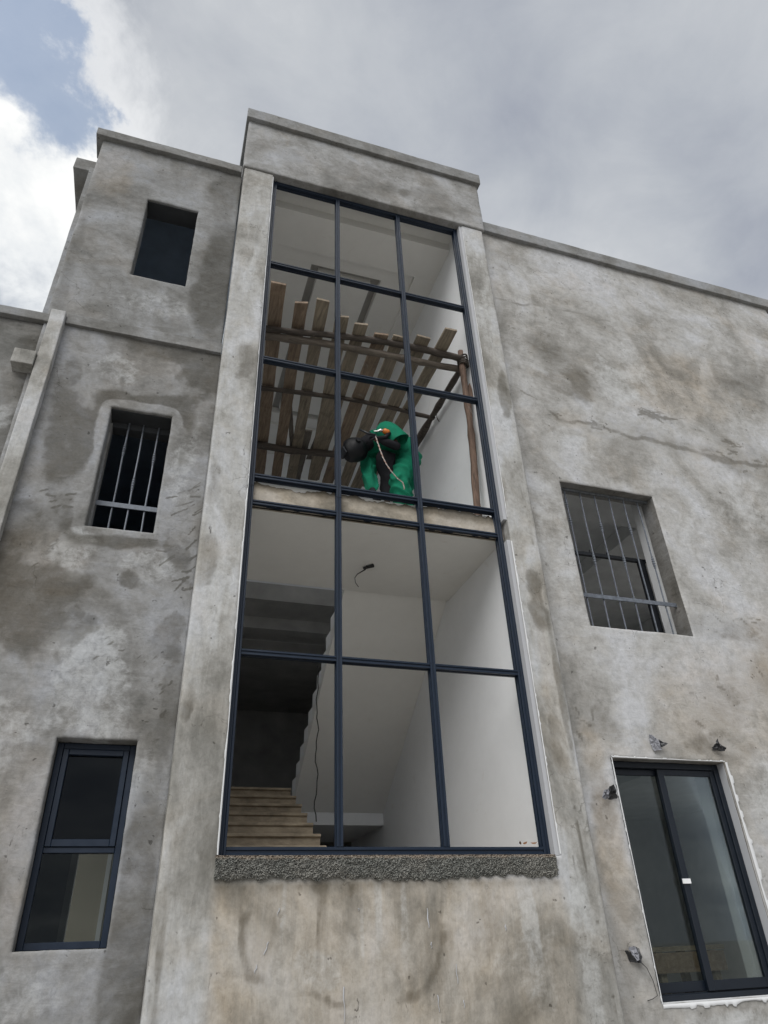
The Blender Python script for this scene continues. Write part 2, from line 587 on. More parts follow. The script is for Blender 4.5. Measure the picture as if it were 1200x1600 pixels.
def wall(name, x0, x1, z0, z1, y, yb, holes=(), mat=None, parent=None, res=.035, paint=None, amp=.008, seed=1,
         reveal=None, wob=.006):
    """plastered wall facing -y: uneven front skin with worn arrises, reveals and a back face, one closed mesh"""
    kx = [h[0] for h in holes] + [h[1] for h in holes]
    kz = [h[2] for h in holes] + [h[3] for h in holes]
    xs = axis_lines(x0, x1, kx, res); zs = axis_lines(z0, z1, kz, res)
    nx, nz = len(xs), len(zs)
    X, Z = np.meshgrid(xs, zs, indexing='ij')
    cxm = (xs[:-1] + xs[1:]) / 2; czm = (zs[:-1] + zs[1:]) / 2
    CX, CZ = np.meshgrid(cxm, czm, indexing='ij')
    solid = np.ones(CX.shape, bool)
    for h in holes:
        solid &= ~((CX > h[0]) & (CX < h[1]) & (CZ > h[2]) & (CZ < h[3]))
    pad = np.zeros((nx + 1, nz + 1), bool); pad[1:-1, 1:-1] = solid
    cnt = pad[:-1, :-1].astype(int) + pad[1:, :-1] + pad[:-1, 1:] + pad[1:, 1:]
    rimv = (cnt > 0) & (cnt < 4)
    Y = y + amp * 2 * (fbm(X, Z, 1.1, 3, seed) - .5) + amp * .55 * (fbm(X, Z, 6.0, 3, seed + 40) - .5)
    Y = np.where(rimv, Y + .009, Y)
    wx = (fbm(X, Z, 5.0, 4, seed + 9, .6) - .5) * 2 * wob
    wz = (fbm(X + 31, Z + 17, 5.0, 4, seed + 9, .6) - .5) * 2 * wob
    XX, ZZ = X + wx, Z + wz
    verts = np.stack([XX, Y, ZZ], -1).reshape(-1, 3)
    idx = np.arange(nx * nz).reshape(nx, nz)
    f = np.stack([idx[:-1, :-1], idx[1:, :-1], idx[1:, 1:], idx[:-1, 1:]], -1)[solid]
    faces = [tuple(q) for q in f.tolist()]
    nfront = len(faces)
    # rim going back
    rim_ids = np.nonzero(rimv.reshape(-1))[0]
    bmap = {int(v): nx * nz + i for i, v in enumerate(rim_ids)}
    bv = verts[rim_ids].copy(); bv[:, 1] = yb
    allv = np.concatenate([verts, bv])
    sp = np.zeros((nx + 1, nz + 1), bool); sp[1:-1, 1:-1] = solid
    for i in range(nx - 1):                                   # horizontal edges
        for j in range(nz):
            below, above = sp[i + 1, j], sp[i + 1, j + 1]
            if below != above:
                a, b = int(idx[i, j]), int(idx[i + 1, j])
                faces.append((a, b, bmap[b], bmap[a]) if below else (b, a, bmap[a], bmap[b]))
    for i in range(nx):
        for j in range(nz - 1):
            lf, rt = sp[i, j + 1], sp[i + 1, j + 1]
            if lf != rt:
                a, b = int(idx[i, j]), int(idx[i, j + 1])
                faces.append((b, a, bmap[a], bmap[b]) if lf else (a, b, bmap[b], bmap[a]))
    nrim = len(faces)
    # coarse back
    bx = sorted({x0, x1, *[k for k in kx if x0 < k < x1]}); bz = sorted({z0, z1, *[k for k in kz if z0 < k < z1]})
    base = len(allv)
    allv = np.concatenate([allv, np.array([(a, yb, c) for a in bx for c in bz])])
    for i in range(len(bx) - 1):
        for j in range(len(bz) - 1):
            mx, mz = (bx[i] + bx[i + 1]) / 2, (bz[j] + bz[j + 1]) / 2
            if any(h[0] < mx < h[1] and h[2] < mz < h[3] for h in holes):
                continue
            q = base + i * len(bz) + j
            faces.append((q, q + 1, q + len(bz) + 1, q + len(bz)))
    me = bpy.data.meshes.new(name)
    me.from_pydata(allv.tolist(), [], faces)
    me.materials.append(mat)
    if reveal is not None:
        me.materials.append(reveal)
        mi = np.zeros(len(faces), np.int32); mi[nfront:nrim] = 1
        me.polygons.foreach_set('material_index', mi)
    sm = np.zeros(len(faces), bool); sm[:nfront] = True
    me.polygons.foreach_set('use_smooth', sm)
    px, pz = allv[:, 0], allv[:, 2]
    ch = paint(px, pz) if paint else {}
    for nm in ('dark', 'warm', 'light'):
        a = me.attributes.new(nm, 'FLOAT', 'POINT')
        v = ch.get(nm)
        if v is None:
            v = np.zeros(len(allv))
        a.data.foreach_set('value', np.clip(v, 0, 1).astype(np.float32))
    me.update()
    return link(bpy.data.objects.new(name, me), parent)


def rough_box(name, x0, x1, y0, y1, z0, z1, mat, parent=None, res=.08, amp=.004, seed=1, cham=.006, kind=None):
    """cast cement bar: subdivided box with uneven faces and softened arrises"""
    bm = bmesh.new()

    def lines(a, b):
        n = max(1, int(round((b - a) / res)))
        return np.linspace(a, b, n + 1)
    xs, ys, zs = lines(x0, x1), lines(y0, y1), lines(z0, z1)
    vm = {}

    def gv(i, j, k):
        if (i, j, k) not in vm:
            vm[(i, j, k)] = bm.verts.new((xs[i], ys[j], zs[k]))
        return vm[(i, j, k)]
    I, J, K = len(xs) - 1, len(ys) - 1, len(zs) - 1
    for i in range(I):
        for j in range(J):
            for k in (0, K):
                q = [gv(i, j, k), gv(i + 1, j, k), gv(i + 1, j + 1, k), gv(i, j + 1, k)]
                bm.faces.new(q if k else q[::-1])
    for i in range(I):
        for k in range(K):
            for j in (0, J):
                q = [gv(i, j, k), gv(i + 1, j, k), gv(i + 1, j, k + 1), gv(i, j, k + 1)]
                bm.faces.new(q[::-1] if j else q)
    for j in range(J):
        for k in range(K):
            for i in (0, I):
                q = [gv(i, j, k), gv(i, j + 1, k), gv(i, j + 1, k + 1), gv(i, j, k + 1)]
                bm.faces.new(q if i else q[::-1])
    co = np.array([v.co[:] for v in bm.verts])
    n1 = fbm(co[:, 0] + co[:, 1] * 1.7, co[:, 2] * 1.3 + co[:, 1], 3.5, 4, seed, .6) - .5
    n2 = fbm(co[:, 0] * 1.1 - co[:, 1], co[:, 2] + co[:, 1] * 1.3, 3.5, 4, seed + 5, .6) - .5
    n3 = fbm(co[:, 0] + 9 + co[:, 1], co[:, 2] - co[:, 1], 3.5, 4, seed + 11, .6) - .5
    for v, a, b, c in zip(bm.verts, n1, n2, n3):
        v.co += Vector((a, b, c)) * amp * 2
    me = bpy.data.meshes.new(name)
    bm.to_mesh(me); bm.free()
    me.materials.append(mat)
    o = link(bpy.data.objects.new(name, me), parent)
    if cham:
        bevel(o, cham, 2)
    if kind:
        o['kind'] = kind
    return o


def room(name, x0, x1, y0, y1, z0, z1, mat, parent, lit=False, back=None):
    """five inner faces of a room, open towards the facade; lit = an invented opening in its right end wall, added for fill light"""
    if lit:
        ya, yb, za, zb = y0 + .3, y0 + 3.1, z0 + .3 * (z1 - z0), z1 - .45
        vs = [(x, y, z) for z in (z0, z1) for y in (y0, y1) for x in (x0, x1)]
        fs = [(0, 1, 3, 2), (4, 6, 7, 5), (2, 3, 7, 6), (0, 2, 6, 4)]
        vs += [(x1, ya, za), (x1, yb, za), (x1, yb, zb), (x1, ya, zb)]
        fs += [(1, 8, 9, 3), (3, 9, 10, 7), (7, 10, 11, 5), (5, 11, 8, 1)]
        return mesh_obj(name, vs, fs, mat, parent)
    vs = [(x, y, z) for z in (z0, z1) for y in (y0, y1) for x in (x0, x1)]
    fs = [(0, 1, 3, 2), (4, 6, 7, 5), (2, 3, 7, 6), (0, 2, 6, 4), (1, 5, 7, 3)]
    if back:                                                   # rear opening, invented to let in more light
        xa, xb, za, zb = back
        vs += [(xa, y1, za), (xb, y1, za), (xb, y1, zb), (xa, y1, zb)]
        fs[2] = (2, 3, 9, 8)
        fs += [(3, 7, 10, 9), (7, 6, 11, 10), (6, 2, 8, 11)]
    return mesh_obj(name, vs, fs, mat, parent)


# ------------------------------------------------------------------ ground
GZ = -2.28
g = mesh_obj('ground', [(-400, -400, GZ), (400, -400, GZ), (400, 400, GZ), (-400, 400, GZ)], [(0, 1, 2, 3)], M['dirt'])
g['kind'] = 'structure'

# ------------------------------------------------------------------ the house
house = tag(empty('house', (0, 0, GZ)), 'unfinished grey cement plastered house of three storeys with tall stair bay', 'house')
HP = Matrix.Translation((0, 0, -GZ))


def H(o):
    """parent to the house without moving it"""
    o.parent = house
    o.matrix_parent_inverse = HP
    return o


W1 = (-1.59, -.95, 6.31, 7.80)
W2 = (-1.46, -.85, 2.79, 4.235)
W3 = (-1.315, -.71, -.575, .85)
W4 = (3.70, 5.025, 2.19, 4.075)
W5 = (3.61, 4.94, -1.11, .82)


def scratches(x, z, cx, cz, n, sx, sz, ln, ang, seed, wid=.016):
    rng = np.random.RandomState(seed)
    best = np.zeros(np.shape(x))
    for k in range(n):
        ax, az = cx + rng.normal() * sx * .5, cz + rng.normal() * sz * .5
        a = ang + rng.normal() * .35
        L = ln * rng.uniform(.4, 1.2)
        msk = np.nonzero((np.abs(x - ax) < L + .1) & (np.abs(z - az) < L + .1))[0]
        if len(msk):
            q = streak(x[msk], z[msk], [(ax - math.cos(a) * L / 2, az - math.sin(a) * L / 2), (ax + math.cos(a) * L / 2, az + math.sin(a) * L / 2)], wid * rng.uniform(.7, 1.3), seed + k)
            best[msk] = np.maximum(best[msk], q * rng.uniform(.5, 1))
    return best


def p_right(x, z):
    dk = .75 * blob(x, z, 4.15, 6.05, .55, .75, .4, 3) + .55 * blob(x, z, 4.33, 5.90, .22, .28, 0, 4)
    dk += .55 * blob(x, z, 5.45, 5.5, .42, .16, -.2, 5, .8) + .45 * blob(x, z, 5.4, 5.0, 1.7, .33, -.05, 6, .8)
    dk += .55 * blob(x, z, 7.2, 6.55, .9, .35, .35, 7, .8) + .5 * blob(x, z, 6.9, 5.05, .9, .5, 0, 8, .9)
    dk += .55 * blob(x, z, 5.7, 2.32, .9, .28, -.1, 9, .7) + .4 * blob(x, z, 5.8, 1.75, .9, .3, .2, 10, .9)
    dk += .5 * blob(x, z, 3.55, 1.1, .45, .25, 0, 11, .9) + .55 * blob(x, z, 4.7, .98, .8, .16, 0, 12, .7)
    dk += .55 * blob(x, z, 3.42, .35, .16, .5, 0, 13, .6) + .45 * blob(x, z, 3.35, -.7, .16, .6, 0, 14, .7)
    dk += .45 * blob(x, z, 3.5, 8.2, .6, .35, .2, 15, .9) + .4 * blob(x, z, 5.0, 1.35, .5, .3, .5, 16, .9)
    dk += .55 * streak(x, z, [(3.27, 7.22), (3.84, 7.23), (4.61, 7.30), (5.2, 7.34)], .05, 17)
    dk += .3 * streak(x, z, [(5.2, 7.36), (6.47, 7.36), (8.29, 7.49)], .045, 18)
    dk += .9 * streak(x, z, [(3.40, 5.45), (3.6, 5.42), (3.86, 5.12)], .04, 19)
    dk += .55 * streak(x, z, [(3.86, 5.12), (4.6, 5.08), (5.6, 4.98), (7.2, 4.9)], .05, 20)
    dk += 1.1 * scratches(x, z, 5.45, 5.53, 16, .30, .10, .30, -.25, 201, .022) + 1.0 * scratches(x, z, 6.7, 5.1, 14, .5, .3, .16, -.2, 202, .02)
    dk += .9 * scratches(x, z, 3.35, 1.12, 12, .18, .3, .14, -1.0, 203, .018) + .8 * scratches(x, z, 4.5, 7.9, 14, 1.1, .25, .09, -.4, 204, .018)
    dk += .9 * scratches(x, z, 4.4, 5.15, 10, .6, .15, .12, -.3, 205, .02) + .8 * scratches(x, z, 5.0, 1.6, 14, .8, .3, .09, -.8, 206, .018)
    dk += .8 * scratches(x, z, 5.9, 2.45, 8, .4, .1, .1, -.1, 207, .016) + .7 * scratches(x, z, 4.8, 6.9, 16, 1.4, .8, .1, -.5, 208, .018)
    lt = .7 * blob(x, z, 4.9, 5.95, .45, .55, .3, 21) + .65 * blob(x, z, 4.05, 4.72, .35, .2, .2, 22)
    lt += .6 * blob(x, z, 5.4, 6.4, .4, .5, 0, 23) + .55 * blob(x, z, 6.6, 4.0, 1.1, .7, .2, 24)
    lt += .6 * blob(x, z, 5.6, .55, .5, .5, 0, 25) + .8 * blob(x, z, 4.2, -1.33, .7, .18, 0, 26, .8)
    lt += .45 * blob(x, z, 3.45, 3.2, .3, 1.2, 0, 27) + .4 * blob(x, z, 5.6, 3.3, .4, 1.0, .3, 28)
    wm = .12 + .5 * blob(x, z, 6.2, 6.2, 1.4, .9, .2, 29) + .55 * blob(x, z, 5.2, 1.4, 1.4, .7, .1, 30) + .5 * blob(x, z, 7.0, 2.2, 1.5, .8, 0, 31)
    wm += .7 * blob(x, z, 3.42, .1, .2, 1.3, 0, 32)
    return {'dark': dk * .78, 'light': lt * .85, 'warm': wm}


def p_left(x, z):
    # repair band round the barred window, grimy at its outline
    ex = np.maximum(np.maximum(W2[0] - x, x - W2[1]), 0); ez = np.maximum(np.maximum(W2[2] - z, z - W2[3]), 0)
    de = np.hypot(ex, ez) + (fbm(x, z, 3, 4, 60) - .5) * .12
    band = sstep(de, .08, .13) * (1 - sstep(de, .13, .16 + .30 * fbm(x, z, 2.6, 3, 66))) * (.35 + .9 * sstep(fbm(x, z, 3.2, 4, 67), .35, .6))
    band = band * np.clip(sstep(z, 3.2, 4.1) + .55 * sstep(z, 3.0, 2.75), 0, 1)
    dk = .85 * band
    dk += .8 * blob(x, z, -.60, 4.95, .42, .55, 0, 41, .7) + .55 * blob(x, z, -1.2, 5.15, .9, .22, 0, 42, .7)
    dk += .75 * blob(x, z, -1.85, 3.9, .25, 1.0, .15, 43, .8) + .7 * blob(x, z, -1.75, 2.0, .55, .5, .2, 44, .8)
    dk += .7 * blob(x, z, -1.0, 2.27, .13, .15, 0, 45, .7) + .6 * blob(x, z, -1.15, 2.66, .55, .10, 0, 46, .6)
    dk += .55 * blob(x, z, -.55, 2.5, .12, .35, .5, 47, .9) + .5 * blob(x, z, -.6, 1.75, .2, .3, 0, 48, .8)
    dk += .5 * blob(x, z, -1.45, 1.75, .5, .22, .3, 49, .9) + .62 * blob(x, z, -.58, -.55, .18, 1.5, 0, 50, .5)  # second blob: shade painted down the corner beside the tower
    dk += .5 * blob(x, z, -1.5, -.3, .12, .5, 0, 51, .8) + .4 * blob(x, z, -.5, 1.2, .12, .6, 0, 52, .8)
    dk += .5 * blob(x, z, -2.0, 2.6, .3, .5, 0, 57, .8)
    dk += 1.0 * scratches(x, z, -.58, 3.2, 12, .14, .25, .14, .6, 211, .014) + 1.1 * scratches(x, z, -.52, 2.45, 12, .14, .35, .16, .65, 212, .014)
    dk += .9 * scratches(x, z, -.85, 2.62, 9, .2, .15, .08, 0, 213, .012) + .9 * scratches(x, z, -.95, 1.55, 12, .35, .18, .05, .8, 214, .013)
    dk += .9 * scratches(x, z, -1.6, 3.1, 16, .3, .7, .07, .5, 215, .012) + .8 * scratches(x, z, -.6, 1.2, 14, .12, .5, .05, .9, 216, .011)
    lt = .75 * blob(x, z, -1.5, 2.5, .35, .3, .3, 53) + .6 * blob(x, z, -.85, 2.4, .3, .25, 0, 54)
    lt += .75 * blob(x, z, -1.1, 1.35, .5, .55, .3, 55) + .5 * blob(x, z, -.6, .55, .15, .6, 0, 56)
    lt += .55 * blob(x, z, -1.55, 4.75, .3, .35, 0, 58) + .6 * blob(x, z, -.68, 3.6, .18, .7, 0, 59) + .4 * blob(x, z, -1.35, -.8, .5, .3, 0, 61)
    lt += .6 * blob(x, z, -1.75, .9, .4, .5, 0, 62)
    wm = .6 * blob(x, z, -1.75, 2.2, .6, .8, 0, 63) + .55 * blob(x, z, -1.6, .2, .5, 1.0, 0, 64) + .4 * blob(x, z, -1.2, 4.9, .5, .3, 0, 65)
    return {'dark': dk * 1.15, 'light': lt * .9, 'warm': wm}


def p_far(x, z):
    dk = .85 * blob(x, z, -2.5, 2.4, .45, .9, 0, 71) + .6 * blob(x, z, -2.6, 3.3, .5, .5, 0, 72) + .6 * blob(x, z, -2.35, 4.9, .25, .25, 0, 73)
    dk += .5 * blob(x, z, -2.5, 4.2, .4, .2, .3, 75)
    return {'dark': dk, 'light': .6 * blob(x, z, -2.6, 3.9, .3, .3, 0, 74)}


def p_box(x, z):
    dk = .8 * blob(x, z, -.6, 6.5, .3, 1.6, 0, 81, .5) + .55 * blob(x, z, -.6, 8.3, .3, .6, 0, 82, .6) + .4 * blob(x, z, -1.0, 5.6, .35, .25, 0, 83)  # first two blobs paint the shade next to the tower
    dk += .45 * blob(x, z, -2.25, 6.3, .1, 1.2, 0, 85) + .35 * blob(x, z, -1.5, 8.3, .6, .3, 0, 87)
    return {'dark': dk, 'light': .4 * blob(x, z, -1.3, 5.85, .5, .25, 0, 84), 'warm': .6 * blob(x, z, -2.1, 8.1, .4, .7, 0, 86)}


def p_bay(x, z):
    # mottled damp on the pilasters
    dk = .65 * blob(x, z, -.18, 4.92, .16, .35, 0, 91, .7) + .6 * blob(x, z, -.36, 2.4, .12, .45, 0, 92, .8)
    dk += .6 * blob(x, z, -.37, 1.0, .07, .14, 0, 93, .5) + .45 * blob(x, z, -.36, 3.2, .1, .4, 0, 94) + .4 * blob(x, z, -.2, 7.3, .15, .5, 0, 95)
    dk += .45 * blob(x, z, -.12, .02, .1, .22, 0, 96) + .55 * blob(x, z, -.36, -.65, .05, .75, 0, 97, .6)
    dk += .75 * blob(x, z, 3.02, 5.15, .10, .55, 0, 98, .6) + .75 * blob(x, z, 2.98, 2.35, .14, .42, 0, 99, .7)
    dk += .7 * blob(x, z, 3.07, 1.45, .06, .9, 0, 100, .6) + .45 * blob(x, z, 2.92, .85, .08, .35, 0, 101, .8)
    dk += .9 * streak(x, z, [(3.00, .30), (3.005, -.15), (3.03, -.5), (3.05, -1.0), (3.07, -2.2)], .028, 102)
    dk += .6 * streak(x, z, [(2.99, 4.1), (3.03, 3.5), (3.05, 3.0)], .025, 103)
    dk += .6 * streak(x, z, [(2.90, -.05), (2.93, -.4)], .02, 104)
    # panel under the sill: rain streaks, warm, with tide lines
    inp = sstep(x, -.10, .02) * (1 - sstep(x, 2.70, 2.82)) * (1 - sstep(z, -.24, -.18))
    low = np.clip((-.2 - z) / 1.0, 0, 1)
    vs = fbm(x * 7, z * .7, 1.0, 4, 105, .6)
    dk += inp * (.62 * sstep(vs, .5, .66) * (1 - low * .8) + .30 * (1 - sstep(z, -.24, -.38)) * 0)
    dk += inp * .45 * sstep(z, -.34, -.23)  # darker band directly below the sill
    for k, pts in enumerate(([(.20, -.4), (.17, -.62), (.24, -.80), (.46, -.87), (.62, -.86), (.74, -.94), (.90, -.99), (1.01, -.93)],
                             [(1.30, -.97), (1.5, -.93), (1.62, -.78), (1.68, -.62)])):
        dk += inp * .42 * streak(x, z, pts, .05, 106 + k)
    dk += inp * .28 * blob(x, z, .32, -.5, .16, .4, 0, 108) + inp * .35 * blob(x, z, 1.62, -.62, .22, .32, 0, 109, .8) + inp * .4 * blob(x, z, 2.05, -.5, .2, .22, 0, 110)
    wm = inp * (.85 - .25 * sstep(x, 1.9, 2.7)) + .4 * blob(x, z, 2.98, 1.6, .14, 1.0, 0, 111)
    vl = fbm(x * 11 + 3, z * .5, 1.0, 3, 112, .6)
    lt = inp * .6 * sstep(vl, .58, .74) * (1 - sstep(-z, .45, 1.05))
    lt += .5 * blob(x, z, -.2, 1.9, .16, .7, 0, 113) + .5 * blob(x, z, 2.9, -.9, .12, 1.0, 0, 114) + .4 * blob(x, z, 2.93, 6.6, .14, 1.4, 0, 115)
    lt += .45 * blob(x, z, 2.93, -.2, .12, .3, 0, 116) + .4 * blob(x, z, .75, -.75, .25, .2, 0, 117) + inp * .35 * blob(x, z, 2.4, -.75, .35, .4, 0, 118)
    lt += .35 * blob(x, z, -.22, 6.2, .14, .8, 0, 119)
    return {'dark': dk, 'warm': wm, 'light': lt}


def p_head(x, z):
    dk = .4 * blob(x, z, 2.2, 8.9, .5, .25, .2, 121) + .45 * blob(x, z, 1.7, 8.9, .3, .2, 0, 122) + .35 * blob(x, z, .2, 9.0, .5, .2, 0, 123)
    wm = .75 * streak(x, z, [(-.02, 9.52), (.14, 9.38), (.12, 9.2)], .02, 124) + .75 * streak(x, z, [(.14, 9.38), (.30, 9.55)], .02, 125)
    return {'dark': dk, 'warm': wm}


# walls
H(wall('wall', 3.12, 8.75, GZ, 8.70, .10, .34, [W4, W5], M['plaster_right'], res=.022, paint=p_right, amp=.012, seed=3, reveal=M['reveal_dark']))
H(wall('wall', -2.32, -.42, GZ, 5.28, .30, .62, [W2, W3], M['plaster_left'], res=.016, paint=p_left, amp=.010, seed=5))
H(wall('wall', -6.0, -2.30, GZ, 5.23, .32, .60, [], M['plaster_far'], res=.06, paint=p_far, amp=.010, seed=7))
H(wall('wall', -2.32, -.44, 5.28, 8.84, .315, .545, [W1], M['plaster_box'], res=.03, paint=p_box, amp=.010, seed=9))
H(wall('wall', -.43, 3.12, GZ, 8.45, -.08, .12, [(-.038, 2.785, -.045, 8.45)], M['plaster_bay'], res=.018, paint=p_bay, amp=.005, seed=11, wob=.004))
H(wall('wall', -.45, 3.155, 8.45, 9.58, -.105, .12, [], M['plaster_head'], res=.035, paint=p_head, amp=.006, seed=13))
# volumes behind the parapets
H(rough_box('roof_block', -.44, 3.14, .12, 6.6, 8.70, 9.57, M['plaster_head'], res=.4, amp=.003, seed=15))
H(rough_box('wall', -2.44, -2.30, .56, 5.0, 5.0, 8.52, M['plaster_box'], res=.12, amp=.006, seed=17))
# copings, ledge, column, spout block
H(rough_box('coping', -.485, 3.20, -.165, .20, 9.57, 9.80, M['coping'], res=.07, amp=.006, seed=21, cham=.010))
H(rough_box('coping', -.485, -.25, .20, 6.6, 9.57, 9.80, M['coping'], res=.2, amp=.004, seed=22, cham=.010))
H(rough_box('coping', -2.41, -.452, .245, .62, 8.83, 8.985, M['coping'], res=.07, amp=.006, seed=23, cham=.010))
H(rough_box('coping', -2.66, -2.33, .62, 5.0, 8.52, 8.76, M['coping'], res=.12, amp=.006, seed=24, cham=.010))
H(rough_box('coping', 3.157, 8.86, .035, .40, 8.68, 8.90, M['coping'], res=.07, amp=.006, seed=25, cham=.010))
H(rough_box('coping', -6.0, -2.262, .265, .66, 5.23, 5.345, M['coping'], res=.07, amp=.005, seed=26, cham=.008))
H(rough_box('ledge', -2.105, -.432, .255, .314, 5.25, 5.40, M['coping'], res=.06, amp=.004, seed=27, cham=.006))
H(rough_box('column', -2.258, -2.110, .195, .40, GZ, 5.365, M['plaster_bay'], res=.07, amp=.005, seed=28, cham=.010))
H(rough_box('spout_block', -2.47, -2.262, .17, .40, 4.50, 4.69, M['plaster_bay'], res=.05, amp=.004, seed=29, cham=.008))

# rooms behind the side openings
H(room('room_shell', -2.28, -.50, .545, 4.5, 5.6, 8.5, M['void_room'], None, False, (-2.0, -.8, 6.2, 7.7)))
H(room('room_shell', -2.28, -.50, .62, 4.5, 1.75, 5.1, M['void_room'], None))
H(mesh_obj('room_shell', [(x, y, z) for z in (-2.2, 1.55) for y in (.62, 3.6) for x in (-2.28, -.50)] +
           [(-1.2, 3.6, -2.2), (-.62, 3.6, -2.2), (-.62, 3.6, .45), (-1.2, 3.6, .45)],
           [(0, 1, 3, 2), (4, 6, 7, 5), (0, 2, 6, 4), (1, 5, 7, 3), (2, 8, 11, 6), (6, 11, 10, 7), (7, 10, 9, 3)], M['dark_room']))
H(MB().box(-1.8, .0, 4.9, 5.1, -2.2, 2.5).build('interior_wall', M['beige']))
H(MB().box(-.93, -.88, 4.80, 4.899, -2.2, 1.2).build('jamb', M['lime']))
H(room('room_shell', 3.2, 8.4, .34, 5.2, 1.3, 4.9, M['grey_room'], None, True))
H(room('room_shell', 3.2, 8.4, .34, 5.6, -2.2, 1.15, M['grey_room'], None, True))
# ceiling strips round the recessed ceiling of the barred room
H(MB().box(3.21, 8.39, .36, 1.65, 4.66, 4.89).box(6.05, 8.39, 1.653, 5.19, 4.66, 4.89).build('ceiling_border', M['grey_room']))
H(MB().box(4.9, 5.15, .36, 5.5, .95, 1.145).build('ceiling_beam', M['grey_room']))
# white painted inner jambs
H(MB().box(5.028, 5.10, .345, .52, 2.0, 4.3).build('jamb', M['lime']))
H(MB().box(4.965, 5.02, .47, .60, -1.2, .95).build('jamb', M['lime']))
# doorway seen through the lower left window
H(MB().box(-1.27, -1.2, 3.45, 3.59, -2.2, .45).box(-.62, -.56, 3.45, 3.59, -2.2, .45).box(-1.27, -.56, 3.45, 3.59, .45, .53).build('door_frame', M['ceiling']))

# ------------------------------------------------------------------ stair hall behind the bay
H(MB().box(2.785, 3.06, .121, 6.4, -2.2, 8.68).build('interior_wall', M['white']))
H(MB().box(-.34, -.12, .121, 6.4, -2.2, 8.68).build('interior_wall', M['white']))
H(MB().box(-.119, 2.784, 6.2, 6.4, 7.3, 8.68).box(-.119, .15, 6.2, 6.4, 5.6, 7.299).box(2.55, 2.784, 6.2, 6.4, 5.6, 7.299).box(-.119, 2.784, 6.2, 6.4, 4.591, 5.599).build('interior_wall', M['white']))  # opening left in the unseen back wall to brighten the hall
H(MB().box(-3.0, 2.784, 9.8, 10.0, -2.2, 4.6).build('interior_wall', M['dark_room']))
H(MB().box(2.785, 3.06, 6.401, 9.8, -2.2, 4.6).build('interior_wall', M['dark_room']))
H(MB().box(-3.2, -3.0, 6.401, 9.8, -2.2, 4.6).build('interior_wall', M['dark_room']))
H(MB().box(-3.2, -.341, 6.2, 6.4, -2.2, 4.6).build('interior_wall', M['dark_room']))
# ceiling with a double tray, and the curtain slot in front of it
cl = MB()
cl.box(-.119, 2.784, .121, .38, 8.60, 8.69)
cl.box(-.119, 2.784, .381, 1.0, 8.45, 8.69).box(-.119, 2.784, 5.2, 6.19, 8.45, 8.69)
cl.box(-.119, .45, 1.001, 5.199, 8.45, 8.69).box(2.43, 2.784, 1.001, 5.199, 8.45, 8.69)
ceil = H(cl.build('ceiling', M['ceiling']))
tr = MB()
tr.box(.451, 2.429, 1.001, 1.25, 8.50, 8.688).box(.451, 2.429, 4.9, 5.198, 8.50, 8.688)
tr.box(.451, .80, 1.251, 4.899, 8.50, 8.688).box(1.95, 2.429, 1.251, 4.899, 8.50, 8.688)
H(tr.build('ceiling_tray', M['ceiling']))
H(MB().box(.94, 1.81, 1.39, 4.76, 8.50, 8.688).build('ceiling_panel', M['ceiling']))
H(MB().box(.801, 1.949, 1.251, 4.899, 8.64, 8.686).build('tray_slot', M['dark_room']))
# landing slab at the window, half landings at the back
H(MB().box(-.119, 2.784, .10, 1.67, 3.10, 3.40).build('landing', M['ceiling']))
for zt in (1.19, 4.59):
    H(MB().box(-.119, 2.784, 4.66, 6.39, zt - .30, zt).build('landing', M['white'] if zt < 2 else M['dark_room']))
H(MB().box(-3.0, 2.784, 6.4, 9.79, .89, 1.19).build('landing', M['dark_room']))
H(MB().box(-3.0, 2.784, 6.4, 9.79, 4.0, 4.3).build('landing', M['dark_room']))
H(MB().box(-.118, 2.783, 5.35, 5.6, 4.08, 4.289).build('ceiling_beam', M['dark_room']))
H(MB().box(-.118, 2.783, .13, 2.0, -.45, -.17).build('landing', M['stair']))


def flight(x0, x1, y0, z0, y1, z1, n, mat_w, mat_s, waist, name='stair_flight', rgh=.001):
    """sloping waist slab, with each step a piece of its own on top"""
    ln = math.hypot(y1 - y0, z1 - z0)
    dzz = waist * ln / abs(y1 - y0)
    fl = MB().prism([(y0, z0), (y1, z1), (y1, z1 - dzz), (y0, z0 - dzz)], 'x', x0 + .001, x1 - .001).build(name, mat_w)
    H(fl)
    for k in range(n):
        ya, yb_ = y0 + (y1 - y0) * k / n, y0 + (y1 - y0) * (k + 1) / n
        za, zb = z0 + (z1 - z0) * k / n, z0 + (z1 - z0) * (k + 1) / n
        top = max(za, zb)
        bot = min(za, zb)
        ov = .018 if zb > za else 0
        s = rough_box('step', x0 - .001, x1 - .002, min(ya, yb_) + .001, max(ya, yb_) - .001, bot + .001, top, mat_s, None, .12, rgh, 50 + k, .006)
        if rgh > .003:
            bpy.data.objects.remove(s)
            dy = random.uniform(-.008, .008)
            s = MB().prism([(ya + .004, bot + .001), (yb_ - .001, bot + .001), (yb_ - .001, top), (ya - .022 + dy, top + dy * .4), (ya - .026 + dy, top - .028), (ya + .002, top - .040)], 'x', x0, x1 + .02 * random.random()).build('step', mat_s)
            bevel(s, .005, 2)
        s.parent = fl
    return fl


# lower flight on the left climbing away, upper flight on the right climbing back to the window landing
flight(-.118, 1.22, 2.03, .25, 4.08, 1.19, 6, M['stair'], M['stair'], .16, rgh=.006)
H(rough_box('step', -.118, 1.21, 1.68, 2.03, .08, .255, M['stair'], None, .1, .006, 61, .012))
H(rough_box('step', -.118, 1.19, 1.33, 1.68, -.09, .085, M['stair'], None, .1, .006, 62, .012))
flight(1.42, 2.784, 1.672, 3.40, 4.655, 1.30, 12, M['ceiling'], M['white'], .20)


